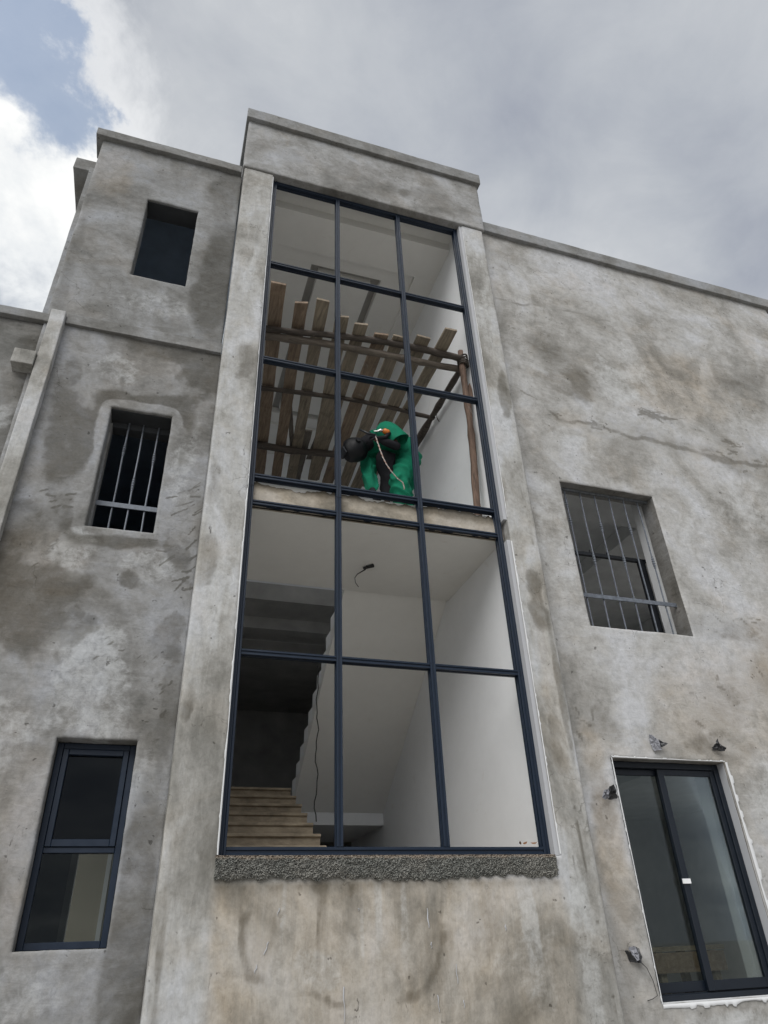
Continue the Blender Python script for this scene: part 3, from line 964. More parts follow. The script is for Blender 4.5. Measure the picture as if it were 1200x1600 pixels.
def slab_edge():
    """broken front edge of the window landing, ragged along its top"""
    nx, nz = 190, 18
    xs = np.linspace(-.05, 2.78, nx)
    rng = np.random.RandomState(4)
    top = 3.375 + .045 * (fbm(xs, xs * 0, 2.3, 3, 3) - .5) * 2 + .035 * (fbm(xs, xs * 0 + 5, 17, 3, 4) - .5) * 2 + .03 * sstep(xs, .2, 2.2)
    top[int(nx * .88):] -= .04 * np.abs(np.sin(np.arange(nx - int(nx * .88)) * .5))
    vs, fs = [], []
    for i in range(nx):
        for j in range(nz + 1):
            t = j / nz
            z = 3.085 + (top[i] - 3.085) * t
            y = .055 + .010 * (fbm(np.array([xs[i]]), np.array([z]), 14, 3, 5)[0] - .5) + (.02 * t ** 6)
            vs.append((xs[i], y, z))
        vs.append((xs[i], .30, top[i] + .01))
    m = nz + 2
    for i in range(nx - 1):
        for j in range(nz + 1):
            a = i * m + j
            fs.append((a, a + m, a + m + 1, a + 1))
    # underside
    b = len(vs)
    for i in range(nx):
        vs.append((xs[i], .10, 3.085))
    for i in range(nx - 1):
        fs.append((i * m, b + i, b + i + 1, (i + 1) * m))
    o = mesh_obj('slab_edge', vs, fs, M['slab_face'])
    v = np.array(vs)
    a = o.data.attributes.new('dark', 'FLOAT', 'POINT')
    dk = np.clip(1.1 * sstep(v[:, 2] + .06 * (fbm(v[:, 0] * 3, v[:, 2], 3, 3, 9) - .5), 3.22, 3.42) + .5 * sstep(v[:, 0], 1.7, 2.1) * sstep(v[:, 2], 3.15, 3.35), 0, 1)
    a.data.foreach_set('value', dk.astype(np.float32))
    a = o.data.attributes.new('warm', 'FLOAT', 'POINT')
    a.data.foreach_set('value', np.full(len(vs), .55, np.float32))
    return o


H(slab_edge())

# ------------------------------------------------------------------ tall bay window


def section(wd=.05, dp=.08):
    a = wd / 2
    return [(-a, 0), (-a * .3, 0), (-a * .3, .011), (a * .3, .011), (a * .3, 0), (a, 0),
            (a, .022), (a - .011, .022), (a - .011, .052), (a, .052), (a, dp), (-a, dp),
            (-a, .052), (-a + .011, .052), (-a + .011, .022), (-a, .022)]


def vbar(mb, x, y, z0, z1, wd=.05, dp=.08):
    return mb.prism([(x + u, y + v) for u, v in section(wd, dp)], 'z', z0, z1)


def hbar(mb, z, y, x0, x1, wd=.05, dp=.08):
    return mb.prism([(y + v, z + u) for u, v in section(wd, dp)], 'x', x0, x1)


rails = [1.563, 3.110, 3.426, 5.064, 6.727]
fr = MB()
vbar(fr, 0.0, 0, -.036, 8.449, .058, .085)
vbar(fr, 2.712, 0, -.036, 8.449, .058, .085)
hbar(fr, 0.0, .002, .029, 2.683, .066, .083)
hbar(fr, 8.418, .002, .029, 2.683, .056, .083)
big_win = H(bevel(fr.build('window_frame', M['frame']), .0025, 1))
for x in (.90, 1.80):
    o = vbar(MB(), x, -.004, .033, 8.390, .052, .086).build('mullion', M['frame'])
    bevel(o, .002, 1); o.parent = big_win
for z in rails:
    for xa, xb in ((.029, .874), (.926, 1.774), (1.826, 2.683)):
        o = hbar(MB(), z, .003, xa, xb, .050, .080).build('transom', M['frame'])
        bevel(o, .002, 1); o.parent = big_win
# joint sleeves halfway up the stiles and mullions
for x in (0.0, .90, 1.80, 2.712):
    z = 3.30
    o = MB().box(x - .030, x + .030, -.007, -.0045, z - .002, z + .002).build('joint', M['frame_dark'])
    o.parent = big_win


def ragged_strip(name, path, y, wid, mat, seed, axis='z', side=1, thick=.012):
    """mortar squeezed along a frame edge: uneven outer border, real thickness"""
    n = 160
    t = np.linspace(path[0], path[1], n)
    wv = wid * (.35 + 1.3 * fbm(t, t * 0 + seed, 3.0, 4, seed, .7) ** 1.5 + .5 * (fbm(t, t * 0, 22, 2, seed + 3) > .68))
    vs, fs = [], []
    for a, ww in zip(t, wv):
        for (o_, yy) in ((0, y), (0, y - thick * .7), (side * ww * .7, y - thick), (side * ww, y)):
            vs.append((path[2] + o_, yy, a) if axis == 'z' else (a, yy, path[2] + o_))
    for i in range(n - 1):
        for k in range(3):
            q = i * 4 + k
            fs.append((q, q + 1, q + 5, q + 4))
    return mesh_obj(name, vs, fs, mat, None, True)


H(ragged_strip('mortar_line', (-.03, 3.2, -.033), -.076, .013, M['lime'], 3, 'z', -1, .006))
H(ragged_strip('mortar_line', (3.2, 8.40, -.033), -.076, .008, M['lime'], 5, 'z', -1, .006))
# white reveal on the right of the bay, with the lime ragged towards the pilaster
H(MB().box(2.743, 2.80, -.066, .10, -.04, 3.02).box(2.743, 2.80, -.066, .10, 3.28, 8.44).build('reveal_lining', M['lime_grey']))
H(ragged_strip('mortar_line', (-.03, 3.0, 2.779), -.084, .015, M['lime'], 8, 'z', 1, .005))
H(ragged_strip('mortar_line', (3.3, 8.40, 2.779), -.084, .008, M['lime'], 9, 'z', 1, .005))


def rough_sill():
    nx, nz = 420, 30
    x0, x1, zt, zb = -.052, 2.725, -.036, -.205
    xs = np.linspace(x0, x1, nx)
    bot = zb + .022 * (fbm(xs, xs * 0, 3.0, 3, 31) - .5) * 2 + .016 * (fbm(xs, xs * 0 + 2, 30, 2, 32) - .5) * 2 + .015 * sstep(xs, 2.0, 2.7) + .02 * (1 - sstep(xs, 0, .4))
    rng = np.random.RandomState(2)
    GX, GZ_ = np.meshgrid(xs, np.linspace(zt, zb, nz + 1), indexing='ij')
    lump = fbm(GX, GZ_, 26, 3, 77, .6)
    vs, fs = [], []
    for i, x in enumerate(xs):
        vs.append((x, .02, zt))
        for j in range(nz + 1):
            t = j / nz
            z = zt + (bot[i] - zt) * t
            y = -.108 + rng.uniform(-.009, .009) + .022 * (lump[i, j] - .5) + .012 * (t > .85) * (t - .85) / .15 + .01 * (t < .08)
            vs.append((x + rng.uniform(-.002, .002), y, z + (rng.uniform(-.002, .002) if 0 < j < nz else 0)))
        vs.append((x, -.06, bot[i] + .01))
    m = nz + 3
    for i in range(nx - 1):
        for j in range(m - 1):
            a = i * m + j
            fs.append((a, a + 1, a + m + 1, a + m))
    for i in (0, nx - 1):
        c = list(range(i * m, i * m + m))
        fs.append(tuple(c if i else c[::-1]))
    return mesh_obj('window_sill', vs, fs, M['aggregate'])


H(rough_sill())

# white paint that ran down the panel under the sill
DR = [(1.56, -.40, .13, .012), (1.575, -.62, .04, .008), (.90, -.865, .20, .011), (.36, -.58, .075, .012), (.29, -.71, .05, .010), (.43, -.375, .05, .008),
      (1.60, -.945, .10, .010), (1.76, -.765, .12, .009), (2.20, -.525, .04, .012), (1.80, -.985, .05, .008), (1.02, -.39, .015, .012)]
for k, (x, z, ln, wd) in enumerate(DR):
    zz = np.linspace(0, 1, 9)
    sk = (-.35 if x < .5 else .04)
    cxs = x + sk * ln * zz + .003 * np.sin(zz * 9 + k)
    ws = wd * .5 * (.35 + .65 * np.abs(np.sin(zz * 2.4 + k * .8))) * (1 - .6 * zz ** 3)
    vs, fs = [], []
    for t, c_, h_ in zip(zz, cxs, ws):
        vs += [(c_ - h_, -.083, z - ln * t), (c_, -.0885, z - ln * t), (c_ + h_, -.083, z - ln * t)]
    for i in range(8):
        fs += [(i * 3, i * 3 + 3, i * 3 + 4, i * 3 + 1), (i * 3 + 1, i * 3 + 4, i * 3 + 5, i * 3 + 2)]
    H(mesh_obj('paint_drip', vs, fs, M['lime_grey'], None, True))

# ------------------------------------------------------------------ small windows
# lower left: dark framed window, sash above a fixed pane
x0, x1, z0, z1 = W3
yf = .44
f3 = MB()
f3.box(x0 + .004, x0 + .05, yf, yf + .08, z0 + .004, z1 - .004).box(x1 - .05, x1 - .004, yf, yf + .08, z0 + .004, z1 - .004)
f3.box(x0 + .051, x1 - .051, yf + .001, yf + .08, z0 + .004, z0 + .05).box(x0 + .051, x1 - .051, yf + .001, yf + .08, z1 - .05, z1 - .004)
f3.box(x0 + .051, x1 - .051, yf + .001, yf + .08, .045, .085)
win3 = H(bevel(f3.build('window', M['frame']), .003, 1))
s = MB()
sx0, sx1, sz0, sz1 = x0 + .054, x1 - .054, .088, z1 - .053
s.box(sx0, sx0 + .042, yf - .014, yf + .05, sz0, sz1).box(sx1 - .042, sx1, yf - .014, yf + .05, sz0, sz1)
s.box(sx0 + .043, sx1 - .043, yf - .013, yf + .05, sz0, sz0 + .05).box(sx0 + .043, sx1 - .043, yf - .013, yf + .05, sz1 - .042, sz1)
sash = bevel(s.build('sash', M['frame']), .003, 1); sash.parent = win3
for (a, b, c, e) in ((sx0 + .035, sx1 - .035, sz0 + .04, sz1 - .035), (x0 + .045, x1 - .045, z0 + .045, .05)):
    o = MB().box(a, b, yf + .030, yf + .036, c, e).build('glass_pane', M['glass_tint'] if c > 0 else M['glass']); o.parent = win3
o = MB().box(-.83, -.775, yf + .04, yf + .07, .145, .19).build('latch', M['black_plastic']); o.parent = win3

# lower right: sliding window
x0, x1, z0, z1 = W5
yf = .205
f5 = MB()
f5.box(x0 + .004, x0 + .035, yf, yf + .11, z0 + .004, z1 - .004).box(x1 - .060, x1 - .004, yf, yf + .11, z0 + .004, z1 - .004)
f5.box(x0 + .036, x1 - .061, yf + .001, yf + .11, z1 - .058, z1 - .004)
for k in range(3):
    f5.box(x0 + .036, x1 - .061, yf + .001 + .038 * k, yf + .024 + .038 * k, z0 + .004, z0 + .052 - .008 * (k == 0))
f5.box(x0 + .036, x1 - .061, yf + .002, yf + .108, z0 + .004, z0 + .02)
win5 = H(bevel(f5.build('sliding_window', M['frame_dark']), .003, 1))


def sash5(xa, xb, ya, stile_l, stile_r):
    s = MB()
    za, zb = z0 + .056, z1 - .062
    s.box(xa, xa + stile_l, ya, ya + .032, za, zb).box(xb - stile_r, xb, ya, ya + .032, za, zb)
    s.box(xa + stile_l + .001, xb - stile_r - .001, ya + .001, ya + .032, zb - .055, zb)
    s.box(xa + stile_l + .001, xb - stile_r - .001, ya + .001, ya + .032, za, za + .075)
    o = bevel(s.build('sash', M['frame_dark']), .003, 1); o.parent = win5
    p = MB().box(xa + stile_l - .006, xb - stile_r + .006, ya + .012, ya + .018, za + .07, zb - .05).build('glass_pane', M['glass'])
    p.parent = win5
    return o


sash5(x0 + .037, 4.27, yf + .060, .032, .055)
sash5(4.20, x1 - .062, yf + .016, .070, .050)
o = MB().box(4.188, 4.275, yf + .006, yf + .0155, -.245, -.205).build('tape', M['tape']); o.parent = win5
H(ragged_strip('mortar_line', (z0, z1, x0 + .003), .090, .011, M['lime'], 15, 'z', -1, .004))
H(ragged_strip('mortar_line', (z0, z1, x1 + .001), .092, .034, M['lime'], 16, 'z', 1, .004))
H(ragged_strip('mortar_line', (x0, x1, z1 + .002), .090, .012, M['lime'], 17, 'x', 1, .004))
H(ragged_strip('mortar_line', (x0, x1 + .6, z0 - .002), .092, .030, M['lime'], 18, 'x', -1, .004))
H(MB().box(x1 - .004, x1 + .03, .122, .33, z0, z1).build('reveal_lining', M['lime_grey']))
H(MB().box(x0 + .004, x1 - .004, .112, .20, z0 - .03, z0 + .004).build('sill', M['lime']))


def twisted_bar(x, y, z0, z1, knots, r=.0095):
    """square bar with swollen, ribbed knuckles"""
    zs = list(np.linspace(z0, z1, 30))
    prof = []
    for kz in knots:
        for d_, rr in ((-.085, r), (-.075, r * 1.55), (-.065, r * 1.1), (-.045, r * 1.9), (-.032, r * 1.25), (-.016, r * 2.2), (0, r * 1.3), (.016, r * 2.2), (.032, r * 1.25), (.045, r * 1.9), (.065, r * 1.1), (.075, r * 1.55), (.085, r)):
            prof.append((kz + d_, rr))
    zs = [z for z in zs if all(abs(z - k) > .09 for k in knots)]
    allp = sorted([(z, r) for z in zs] + prof)
    j = random.uniform(0, 6)
    return MB().tube([(x + .0015 * math.sin(z * 9 + j), y, z) for z, _ in allp], [q for _, q in allp], 6)


def grille(hole, y, xs, knots, cross_z, mat, cross_h=.05):
    cb = MB().box(hole[0] - .01, hole[1] + .01, y - .006, y + .006, cross_z - cross_h / 2, cross_z + cross_h / 2)
    g = H(bevel(cb.build('window_grille', mat), .002, 1))
    for x, kn in zip(xs, knots):
        o = twisted_bar(x, y + .017, hole[2] - .01, hole[3] + .01, kn).build('bar', mat)
        o.parent = g
    return g


grille(W2, .50, [-1.28, -1.13, -.975], [[3.86], [3.45], [3.80]], 3.17, M['steel'], .055)
xs4 = [3.83, 4.045, 4.255, 4.465, 4.675, 4.885]
grille(W4, .225, xs4, [[3.60, 3.86], [3.10], [3.58], [3.14], [3.62], [3.18]], 2.62, M['steel'], .05)
H(MB().box(W4[0], W4[1], .215, .24, 4.04, 4.07).build('lintel_bar', M['steel_dark']))
# added near-black strips painting shade under the heads of the two left openings
H(MB().box(W2[0] - .03, W2[1] + .03, .335, .66, W2[3] - .012, W2[3] + .06).build('soffit_shade', M['soffit_shade']))
H(MB().box(W2[0] - .03, W2[1] + .03, .53, .66, W2[3] - .085, W2[3] - .014).build('soffit_shade', M['soffit_shade']))
H(MB().box(W1[0] - .03, W1[1] + .03, .345, .60, W1[3] - .012, W1[3] + .06).build('soffit_shade', M['soffit_shade']))
H(MB().box(W2[0] - .04, W2[0] + .022, .47, .615, W2[2], W2[3] - .08).build('jamb', M['coping']))

# ------------------------------------------------------------------ things inside and on the walls
gf = empty('gate_frame', (4.5, .62, 1.3))
tag(gf, 'black steel angle frame standing inside, behind the right barred window', 'metal frame')
fr_ = MB().box(-1.0, .60, -.02, .02, 2.09, 2.135).build('rail', M['black_steel']); fr_.parent = gf
fr_ = MB().box(.49, .57, -.03, .03, 0, 2.088).build('post', M['black_steel']); fr_.parent = gf
fr_ = MB().box(-1.0, -.94, -.03, .03, 0, 2.088).build('post', M['black_steel']); fr_.parent = gf
for k in range(5):
    fr_ = MB().tube([(-.7 + k * .25, 0, 2.137), (-.7 + k * .25, 0, 2.175)], .012, 6).build('bolt', M['black_steel']); fr_.parent = gf

# site bench inside the sliding window
bench = empty('work_bench', (4.55, 1.5, -1.83))
tag(bench, 'rough timber trestle bench inside the sliding window', 'bench')
o = MB().box(-.75, .75, -.30, -.06, 1.06, 1.10).build('board', M['wood_grey']); o.parent = bench
o = MB().box(-.73, .77, -.05, .28, 1.058, 1.095).build('board', M['wood_grey']); o.parent = bench
o = MB().box(-.70, -.2, -.335, -.305, .80, 1.05).build('front_piece', M['wood_brown']); o.parent = bench
o = MB().box(-.15, .70, -.335, -.305, .88, 1.05).build('front_piece', M['wood_brown']); o.parent = bench
for sx in (-.6, -.05, .6):
    for sy in (-.26, .22):
        o = MB().box(sx - .035, sx + .035, sy - .035, sy + .035, 0, 1.056).build('leg', M['wood_grey']); o.parent = bench


def scrap(cx, cz, polys, label, sc=1.0):
    """torn plastic stuffed in a wall hole: bent facets fanning out of the wall"""
    rng = np.random.RandomState(int(cx * 100))
    vs, fs, mi = [], [], []
    for mt, ps in polys:
        n = len(ps)
        c_ = np.mean(np.array(ps, float), axis=0) + np.array([0, rng.uniform(-.02, .02), 0])
        ring = []
        for i in range(n):                                      # ragged outline
            p, q = np.array(ps[i], float), np.array(ps[(i + 1) % n], float)
            ring += [p, p + (q - p) * .36 + rng.uniform(-.006, .006, 3), p + (q - p) * .68 + rng.uniform(-.006, .006, 3)]
        base = len(vs)
        for p in ring + [r_ + (c_ - r_) * .5 + np.array([0, rng.uniform(-.016, .016), 0]) for r_ in ring] + [c_]:
            vs.append((cx + p[0] * sc, .100 - p[1] * sc, cz + p[2] * sc))
        m = len(ring)
        for i in range(m):
            j = (i + 1) % m
            fs += [(base + i, base + j, base + m + j, base + m + i), (base + m + i, base + m + j, base + 2 * m)]
            mi += [mt, mt]
    o = mesh_obj('plastic_scrap', vs, fs, [M['scrap'], M['scrap_grey']], None, False, mi)
    so = o.modifiers.new('thick', 'SOLIDIFY'); so.thickness = .003
    tag(o, label, 'plastic scrap', 'torn plastic in the wall holes round the sliding window')
    return o


scrap(4.13, .97, [(1, [(-.045, .03, .085), (-.02, .05, .07), (.02, .07, .02), (.04, .06, -.07), (-.02, .02, -.075), (-.035, .0, .0)]),
                  (0, [(.015, .02, .05), (.06, .05, .02), (.105, .09, -.015), (.05, .06, -.045), (.02, .01, -.03)])],
      'torn grey and black plastic poking from the wall above the middle of sliding window')
scrap(4.88, .965, [(0, [(-.065, .02, -.01), (-.02, .05, .03), (.005, .06, .075), (.02, .05, .03), (.065, .08, -.02), (.06, .05, -.045), (-.05, .01, -.035)]),
                   (0, [(-.06, .06, -.02), (.0, .09, .01), (.03, .07, -.03), (-.03, .04, -.04)])],
      'small black plastic flap in the wall above the right corner of sliding window')
scrap(3.455, .48, [(1, [(-.085, .09, -.03), (-.06, .10, .015), (-.01, .07, .03), (.0, .05, -.02), (-.05, .07, -.045)]),
                    (0, [(-.02, .03, -.02), (.0, .06, .03), (.045, .07, .06), (.07, .05, .02), (.085, .02, -.025), (.03, .0, -.03)])],
      'pale grey twisted plastic with black flap, left of the sliding window near its top', 1.3)
scrap(3.41, -.765, [(0, [(-.055, .0, .03), (-.045, .07, .02), (-.01, .08, -.055), (-.03, .01, -.05)]),
                    (1, [(-.035, .03, .05), (.03, .04, .055), (.035, .06, -.03), (-.005, .07, -.045), (-.03, .05, .0)]),
                    (0, [(.03, .0, .06), (.055, .05, .04), (.06, .06, -.02), (.02, .08, -.06), (.01, .02, -.05)])],
      'dark square plastic pocket with a loose wire, low at left of sliding window')
wr = MB().tube([(3.44, .06, -.80), (3.50, .05, -.86), (3.55, .07, -.95), (3.57, .08, -1.05), (3.52, .08, -1.07), (3.47, .085, -1.08)], .0028, 5)
tag(wr.build('wire', M['black_wire'], None, True), 'thin dark wire curling down the wall from the low plastic pocket', 'wire')

# wires in the stair hall
pts = []
for i in range(26):
    t = i / 25
    pts.append((1.36 + .012 * math.sin(t * 19) + .008 * math.sin(t * 47), 2.85 + .02 * math.sin(t * 23), 2.55 - 1.9 * t))
tag(MB().tube(pts, .007, 5).build('hanging_wire', M['black_wire'], None, True), 'long black wire hanging down beside the lower stairs', 'wire')
cw = MB().tube([(1.50, 1.0, 3.10), (1.48, 1.03, 3.06), (1.42, 1.14, 3.05), (1.40, 1.18, 3.02), (1.43, 1.26, 3.00), (1.49, 1.34, 2.99)], [.012, .008, .005, .004, .004, .004], 6)
cw.tube([(1.46, 1.03, 3.075), (1.56, .95, 3.085)], [.014, .024], 7)
tag(cw.build('ceiling_wire', M['black_wire'], None, True), 'loose black light wire dangling from the white landing ceiling', 'wire')
for k, (lx, ly, rz) in enumerate(((2.52, .09, .3), (2.60, .07, -.4), (2.47, .10, 1.2))):
    vs = [(-.024, 0, .004), (-.008, -.011, .0), (.016, -.008, .003), (.028, 0, .012), (.016, .009, .004), (-.008, .011, .001), (0, 0, .007)]
    o = mesh_obj('dry_leaf', vs, [(0, 1, 6), (1, 2, 6), (2, 3, 6), (3, 4, 6), (4, 5, 6), (5, 0, 6)], M['leaf'])
    o.location = (lx, .02 - k * .006, .062); o.rotation_euler = (R(35), R(-12 + 20 * k), rz)
    so = o.modifiers.new('thick', 'SOLIDIFY'); so.thickness = .002
    tag(o, ['curled brown leaf, middle one of three on the window sill rail', 'brown leaf nearest the right corner of the tall window', 'tiny brown leaf farthest left at the lower right corner of tall window'][k], 'leaf', 'dry leaves on the bottom rail')

# ------------------------------------------------------------------ scaffold
sc_ = empty('scaffold', (1.35, 1.5, 3.40))
tag(sc_, 'rough timber scaffold of loose planks on tied poles above the landing', 'scaffold')
SI = Matrix.Translation((-1.35, -1.5, -3.40))


def SC(o):
    o.parent = sc_
    o.matrix_parent_inverse = SI
    return o


def pole(p0, p1, r0, r1, mat, seed, n=18, bend=.032, nm='pole'):
    rng = np.random.RandomState(seed)
    p0, p1 = Vector(p0), Vector(p1)
    pts, rs = [], []
    ph = rng.uniform(0, 6, 4)
    for i in range(n + 1):
        t = i / n
        p = p0.lerp(p1, t)
        p += Vector((0, math.sin(t * 4 + ph[0]) * bend + rng.uniform(-.004, .004), math.sin(t * 5.5 + ph[1]) * bend + rng.uniform(-.005, .005)))
        if abs(p1.z - p0.z) > 1:
            p += Vector((math.sin(t * 6 + ph[2]) * bend, 0, 0))
        pts.append(p)
        rs.append((r0 + (r1 - r0) * t) * (1 + rng.uniform(-.12, .12) + .25 * (rng.rand() > .88)))
    return SC(MB().tube(pts, rs, 9).build(nm, mat, None, True))


pole((-.10, .42, 6.005), (2.70, .25, 6.005), .042, .046, M['pole_dark'], 1)
pole((-.10, .50, 5.955 - .045), (2.72, .36, 5.93), .052, .043, M['pole_grey'], 2, bend=.025)
pole((-.10, 1.53, 6.005), (2.76, 1.47, 6.005), .036, .032, M['pole_dark'], 3)
pole((-.10, 2.80, 6.00), (2.74, 2.66, 6.00), .055, .05, M['pole_dark'], 4)
pole((2.705, .22, 5.96), (2.71, 3.6, 5.93), .042, .05, M['pole_dark'], 5)
pole((2.70, .30, 6.14), (2.655, .30, 3.40), .036, .046, M['log'], 6, bend=.020, nm='post')
pole((.05, 3.6, 6.0), (.05, 3.55, 3.40), .05, .05, M['log'], 7, bend=.012, nm='post')
pole((2.70, 3.58, 6.0), (2.70, 3.55, 3.40), .05, .05, M['log'], 8, bend=.012, nm='post')
# split offcut nailed to the front post, knot of bark on top
SC(MB().prism([(2.70, 5.22), (2.77, 5.30), (2.775, 5.48), (2.755, 5.60), (2.70, 5.42)], 'y', .275, .325).build('wood_block', M['log']))
tie = MB()
for k in range(5):
    z = 5.90 + k * .035
    tie.tube([(2.70 + .066 * math.cos(a), .29 + .075 * math.sin(a), z + .012 * math.sin(2 * a + k)) for a in np.linspace(0, 2 * math.pi, 14)], .011, 5)
SC(tie.build('rope_tie', M['pole_dark'], None, True))
tie = MB().tube([(2.70, 1.47, 6.02), (2.76, 1.40, 6.0), (2.75, 1.38, 5.9), (2.77, 1.36, 5.82)], .007, 5).tube([(2.72, 1.50, 6.0), (2.69, 1.42, 5.95), (2.74, 1.41, 5.92)], .010, 5)
SC(tie.build('rope_tie', M['pole_dark'], None, True))


def plank(a, b, wd, z, mat, seed, thick=.034, tilt=0.0):
    """sawn board from a (front end) to b (rear end), slightly bowed, ends and edges uneven"""
    rng = np.random.RandomState(seed)
    a2, b2 = Vector((a[0], a[1], 0)), Vector((b[0], b[1], 0))
    dr = (b2 - a2).normalized(); sd = Vector((dr.y, -dr.x, 0))
    n = 14
    vs, fs = [], []
    ph = rng.uniform(0, 6)
    for i in range(n + 1):
        t = i / n
        c = a2.lerp(b2, t)
        e0 = wd / 2 * (1 + rng.uniform(-.06, .06)); e1 = wd / 2 * (1 + rng.uniform(-.06, .06))
        zz = z + .014 * math.sin(t * 3 + ph) + tilt * (1 - t)
        sk = rng.uniform(-.012, .012) if i in (0, n) else 0
        for s_, dz_ in ((-e0, 0), (e1, 0), (e1, thick), (-e0, thick)):
            q = c + sd * s_ + dr * (sk * (1 if s_ > 0 else -1))
            vs.append((q.x, q.y, zz + dz_ + rng.uniform(-.002, .002)))
    for i in range(n):
        for k in range(4):
            p, q = i * 4 + k, i * 4 + (k + 1) % 4
            fs.append((p, q, q + 4, p + 4))
    fs += [(3, 2, 1, 0), tuple(n * 4 + k for k in range(4))]
    o = mesh_obj('plank', vs, fs, mat)
    fix_normals(o)
    bevel(o, .003, 1)
    return SC(o)


ZP = 6.055
pl = [((.11, -.24), (.52, 3.75), .175, 'wood_brown'), ((.43, -.02), (.80, 3.7), .16, 'wood_brown'), ((.68, -.12), (1.05, 3.7), .16, 'wood_grey'),
      ((.965, .05), (1.40, 3.6), .165, 'wood_grey'), ((1.23, .10), (1.42, 3.6), .165, 'wood_grey'), ((1.53, .19), (1.66, 3.65), .185, 'wood_brown'),
      ((1.77, .18), (1.93, 3.6), .17, 'wood_grey'), ((2.08, .10), (2.16, 3.7), .185, 'wood_grey'), ((2.37, -.13), (2.33, 3.6), .165, 'wood_grey')]
for k, (a, b, wd, mt) in enumerate(pl):
    plank(a, b, wd, ZP + .004 * (k % 3), M[mt], 20 + k)
# short offcuts lying over the gaps at the back
plank((.62, 1.7), (.98, 3.2), .07, ZP + .05, M['wood_dark'], 42, .02)
plank((1.28, 1.2), (1.22, 3.1), .09, ZP + .045, M['wood_dark'], 43, .02)
plank((1.05, 2.4), (1.16, 3.9), .13, ZP + .05, M['wood_dark'], 44)
plank((-.02, 1.2), (.12, 3.9), .17, ZP + .003, M['wood_dark'], 46)

# ------------------------------------------------------------------ the welder
FZ = 3.42
per = empty('person', (1.85, .55, FZ))
tag(per, 'person in green coverall and black welding mask bending over on the landing', 'person')
PI_ = Matrix.Translation((-1.85, -.55, -FZ))


def PP(o):
    o.parent = per
    o.matrix_parent_inverse = PI_
    return o


def skin_mesh(name, verts, edges, radii, mat, root=0, sub=2, wrinkle=0.0, freq=16, seed=1, flat=None):
    me = bpy.data.meshes.new(name + '_rig')
    me.from_pydata(verts, edges, [])
    o = bpy.data.objects.new(name, me)
    col.objects.link(o)
    md = o.modifiers.new('skin', 'SKIN'); md.use_smooth_shade = True; md.branch_smoothing = .4
    sv = me.skin_vertices[0].data
    for i, r in enumerate(radii):
        sv[i].radius = r if isinstance(r, tuple) else (r, r)
        sv[i].use_root = (i == root)
    s_ = o.modifiers.new('sub', 'SUBSURF'); s_.levels = sub; s_.render_levels = sub
    dg = bpy.context.evaluated_depsgraph_get()
    ev = o.evaluated_get(dg)
    m2 = bpy.data.meshes.new_from_object(ev)
    bpy.data.objects.remove(o)
    bpy.data.meshes.remove(me)
    m2.name = name
    m2.materials.clear(); m2.materials.append(mat)
    if wrinkle:
        n = len(m2.vertices)
        co = np.zeros(n * 3); no = np.zeros(n * 3)
        m2.vertices.foreach_get('co', co)
        m2.vertex_normals.foreach_get('vector', no)
        co = co.reshape(-1, 3); no = no.reshape(-1, 3)
        u = co[:, 0] + .8 * co[:, 1]; v = co[:, 2] - .5 * co[:, 1]
        lo = fbm(u * 1.0, v * 1.0, 5.0, 2, seed, .5)
        p1 = freq * (.55 * u + .85 * v) + 7.0 * lo
        p2 = freq * .8 * (.9 * u - .45 * v) + 6.0 * fbm(v, u, 4.0, 2, seed + 5)
        gate = sstep(fbm(u, v, 4.5, 2, seed + 11), .38, .62)
        d_ = wrinkle * (gate * (1 - np.abs(np.sin(p1))) ** 1.4 + (1 - gate) * (1 - np.abs(np.sin(p2))) ** 1.4 - .35)
        co = co + no * d_[:, None]
        m2.vertices.foreach_set('co', co.reshape(-1))
    m2.polygons.foreach_set('use_smooth', np.ones(len(m2.polygons), bool))
    m2.update()
    return PP(link(bpy.data.objects.new(name, m2)))


J = dict(pel=(1.93, .55, 4.46), sp=(1.80, .55, 4.56), ch=(1.61, .53, 4.585), nk=(1.40, .51, 4.48), hd=(1.27, .49, 4.40), hd2=(1.17, .48, 4.30),
         shn=(1.52, .34, 4.56), eln=(1.66, .24, 4.34), wrn=(1.45, .20, 4.31), hnn=(1.36, .19, 4.32),
         shf=(1.46, .70, 4.45), elf=(1.43, .62, 4.13), wrf=(1.41, .42, 3.74), hnf=(1.40, .34, 3.62),
         hpn=(1.95, .43, 4.36), knn=(1.70, .38, 3.92), ann=(1.80, .42, 3.52), ton=(1.66, .40, 3.45),
         hpf=(1.97, .67, 4.36), knf=(1.86, .70, 3.90), anf=(1.98, .70, 3.52), tof=(1.84, .70, 3.45))
names = list(J)
ix = {n: i for i, n in enumerate(names)}
E = [('pel', 'sp'), ('sp', 'ch'), ('ch', 'nk'), ('nk', 'hd'), ('hd', 'hd2'), ('ch', 'shn'), ('shn', 'eln'), ('eln', 'wrn'), ('wrn', 'hnn'), ('ch', 'shf'),
     ('shf', 'elf'), ('elf', 'wrf'), ('wrf', 'hnf'), ('pel', 'hpn'), ('hpn', 'knn'), ('knn', 'ann'), ('ann', 'ton'), ('pel', 'hpf'), ('hpf', 'knf'), ('knf', 'anf'), ('anf', 'tof')]
RB = dict(pel=.13, sp=.12, ch=.13, nk=.055, hd=.095, hd2=.085, shn=.055, eln=.042, wrn=.028, hnn=.035, shf=.055, elf=.042, wrf=.028, hnf=.035,
          hpn=.085, knn=.055, ann=.038, ton=.035, hpf=.085, knf=.055, anf=.038, tof=.035)
skin_mesh('body', [J[n] for n in names], [(ix[a], ix[b]) for a, b in E], [RB[n] for n in names], M['skin'], ix['pel'])
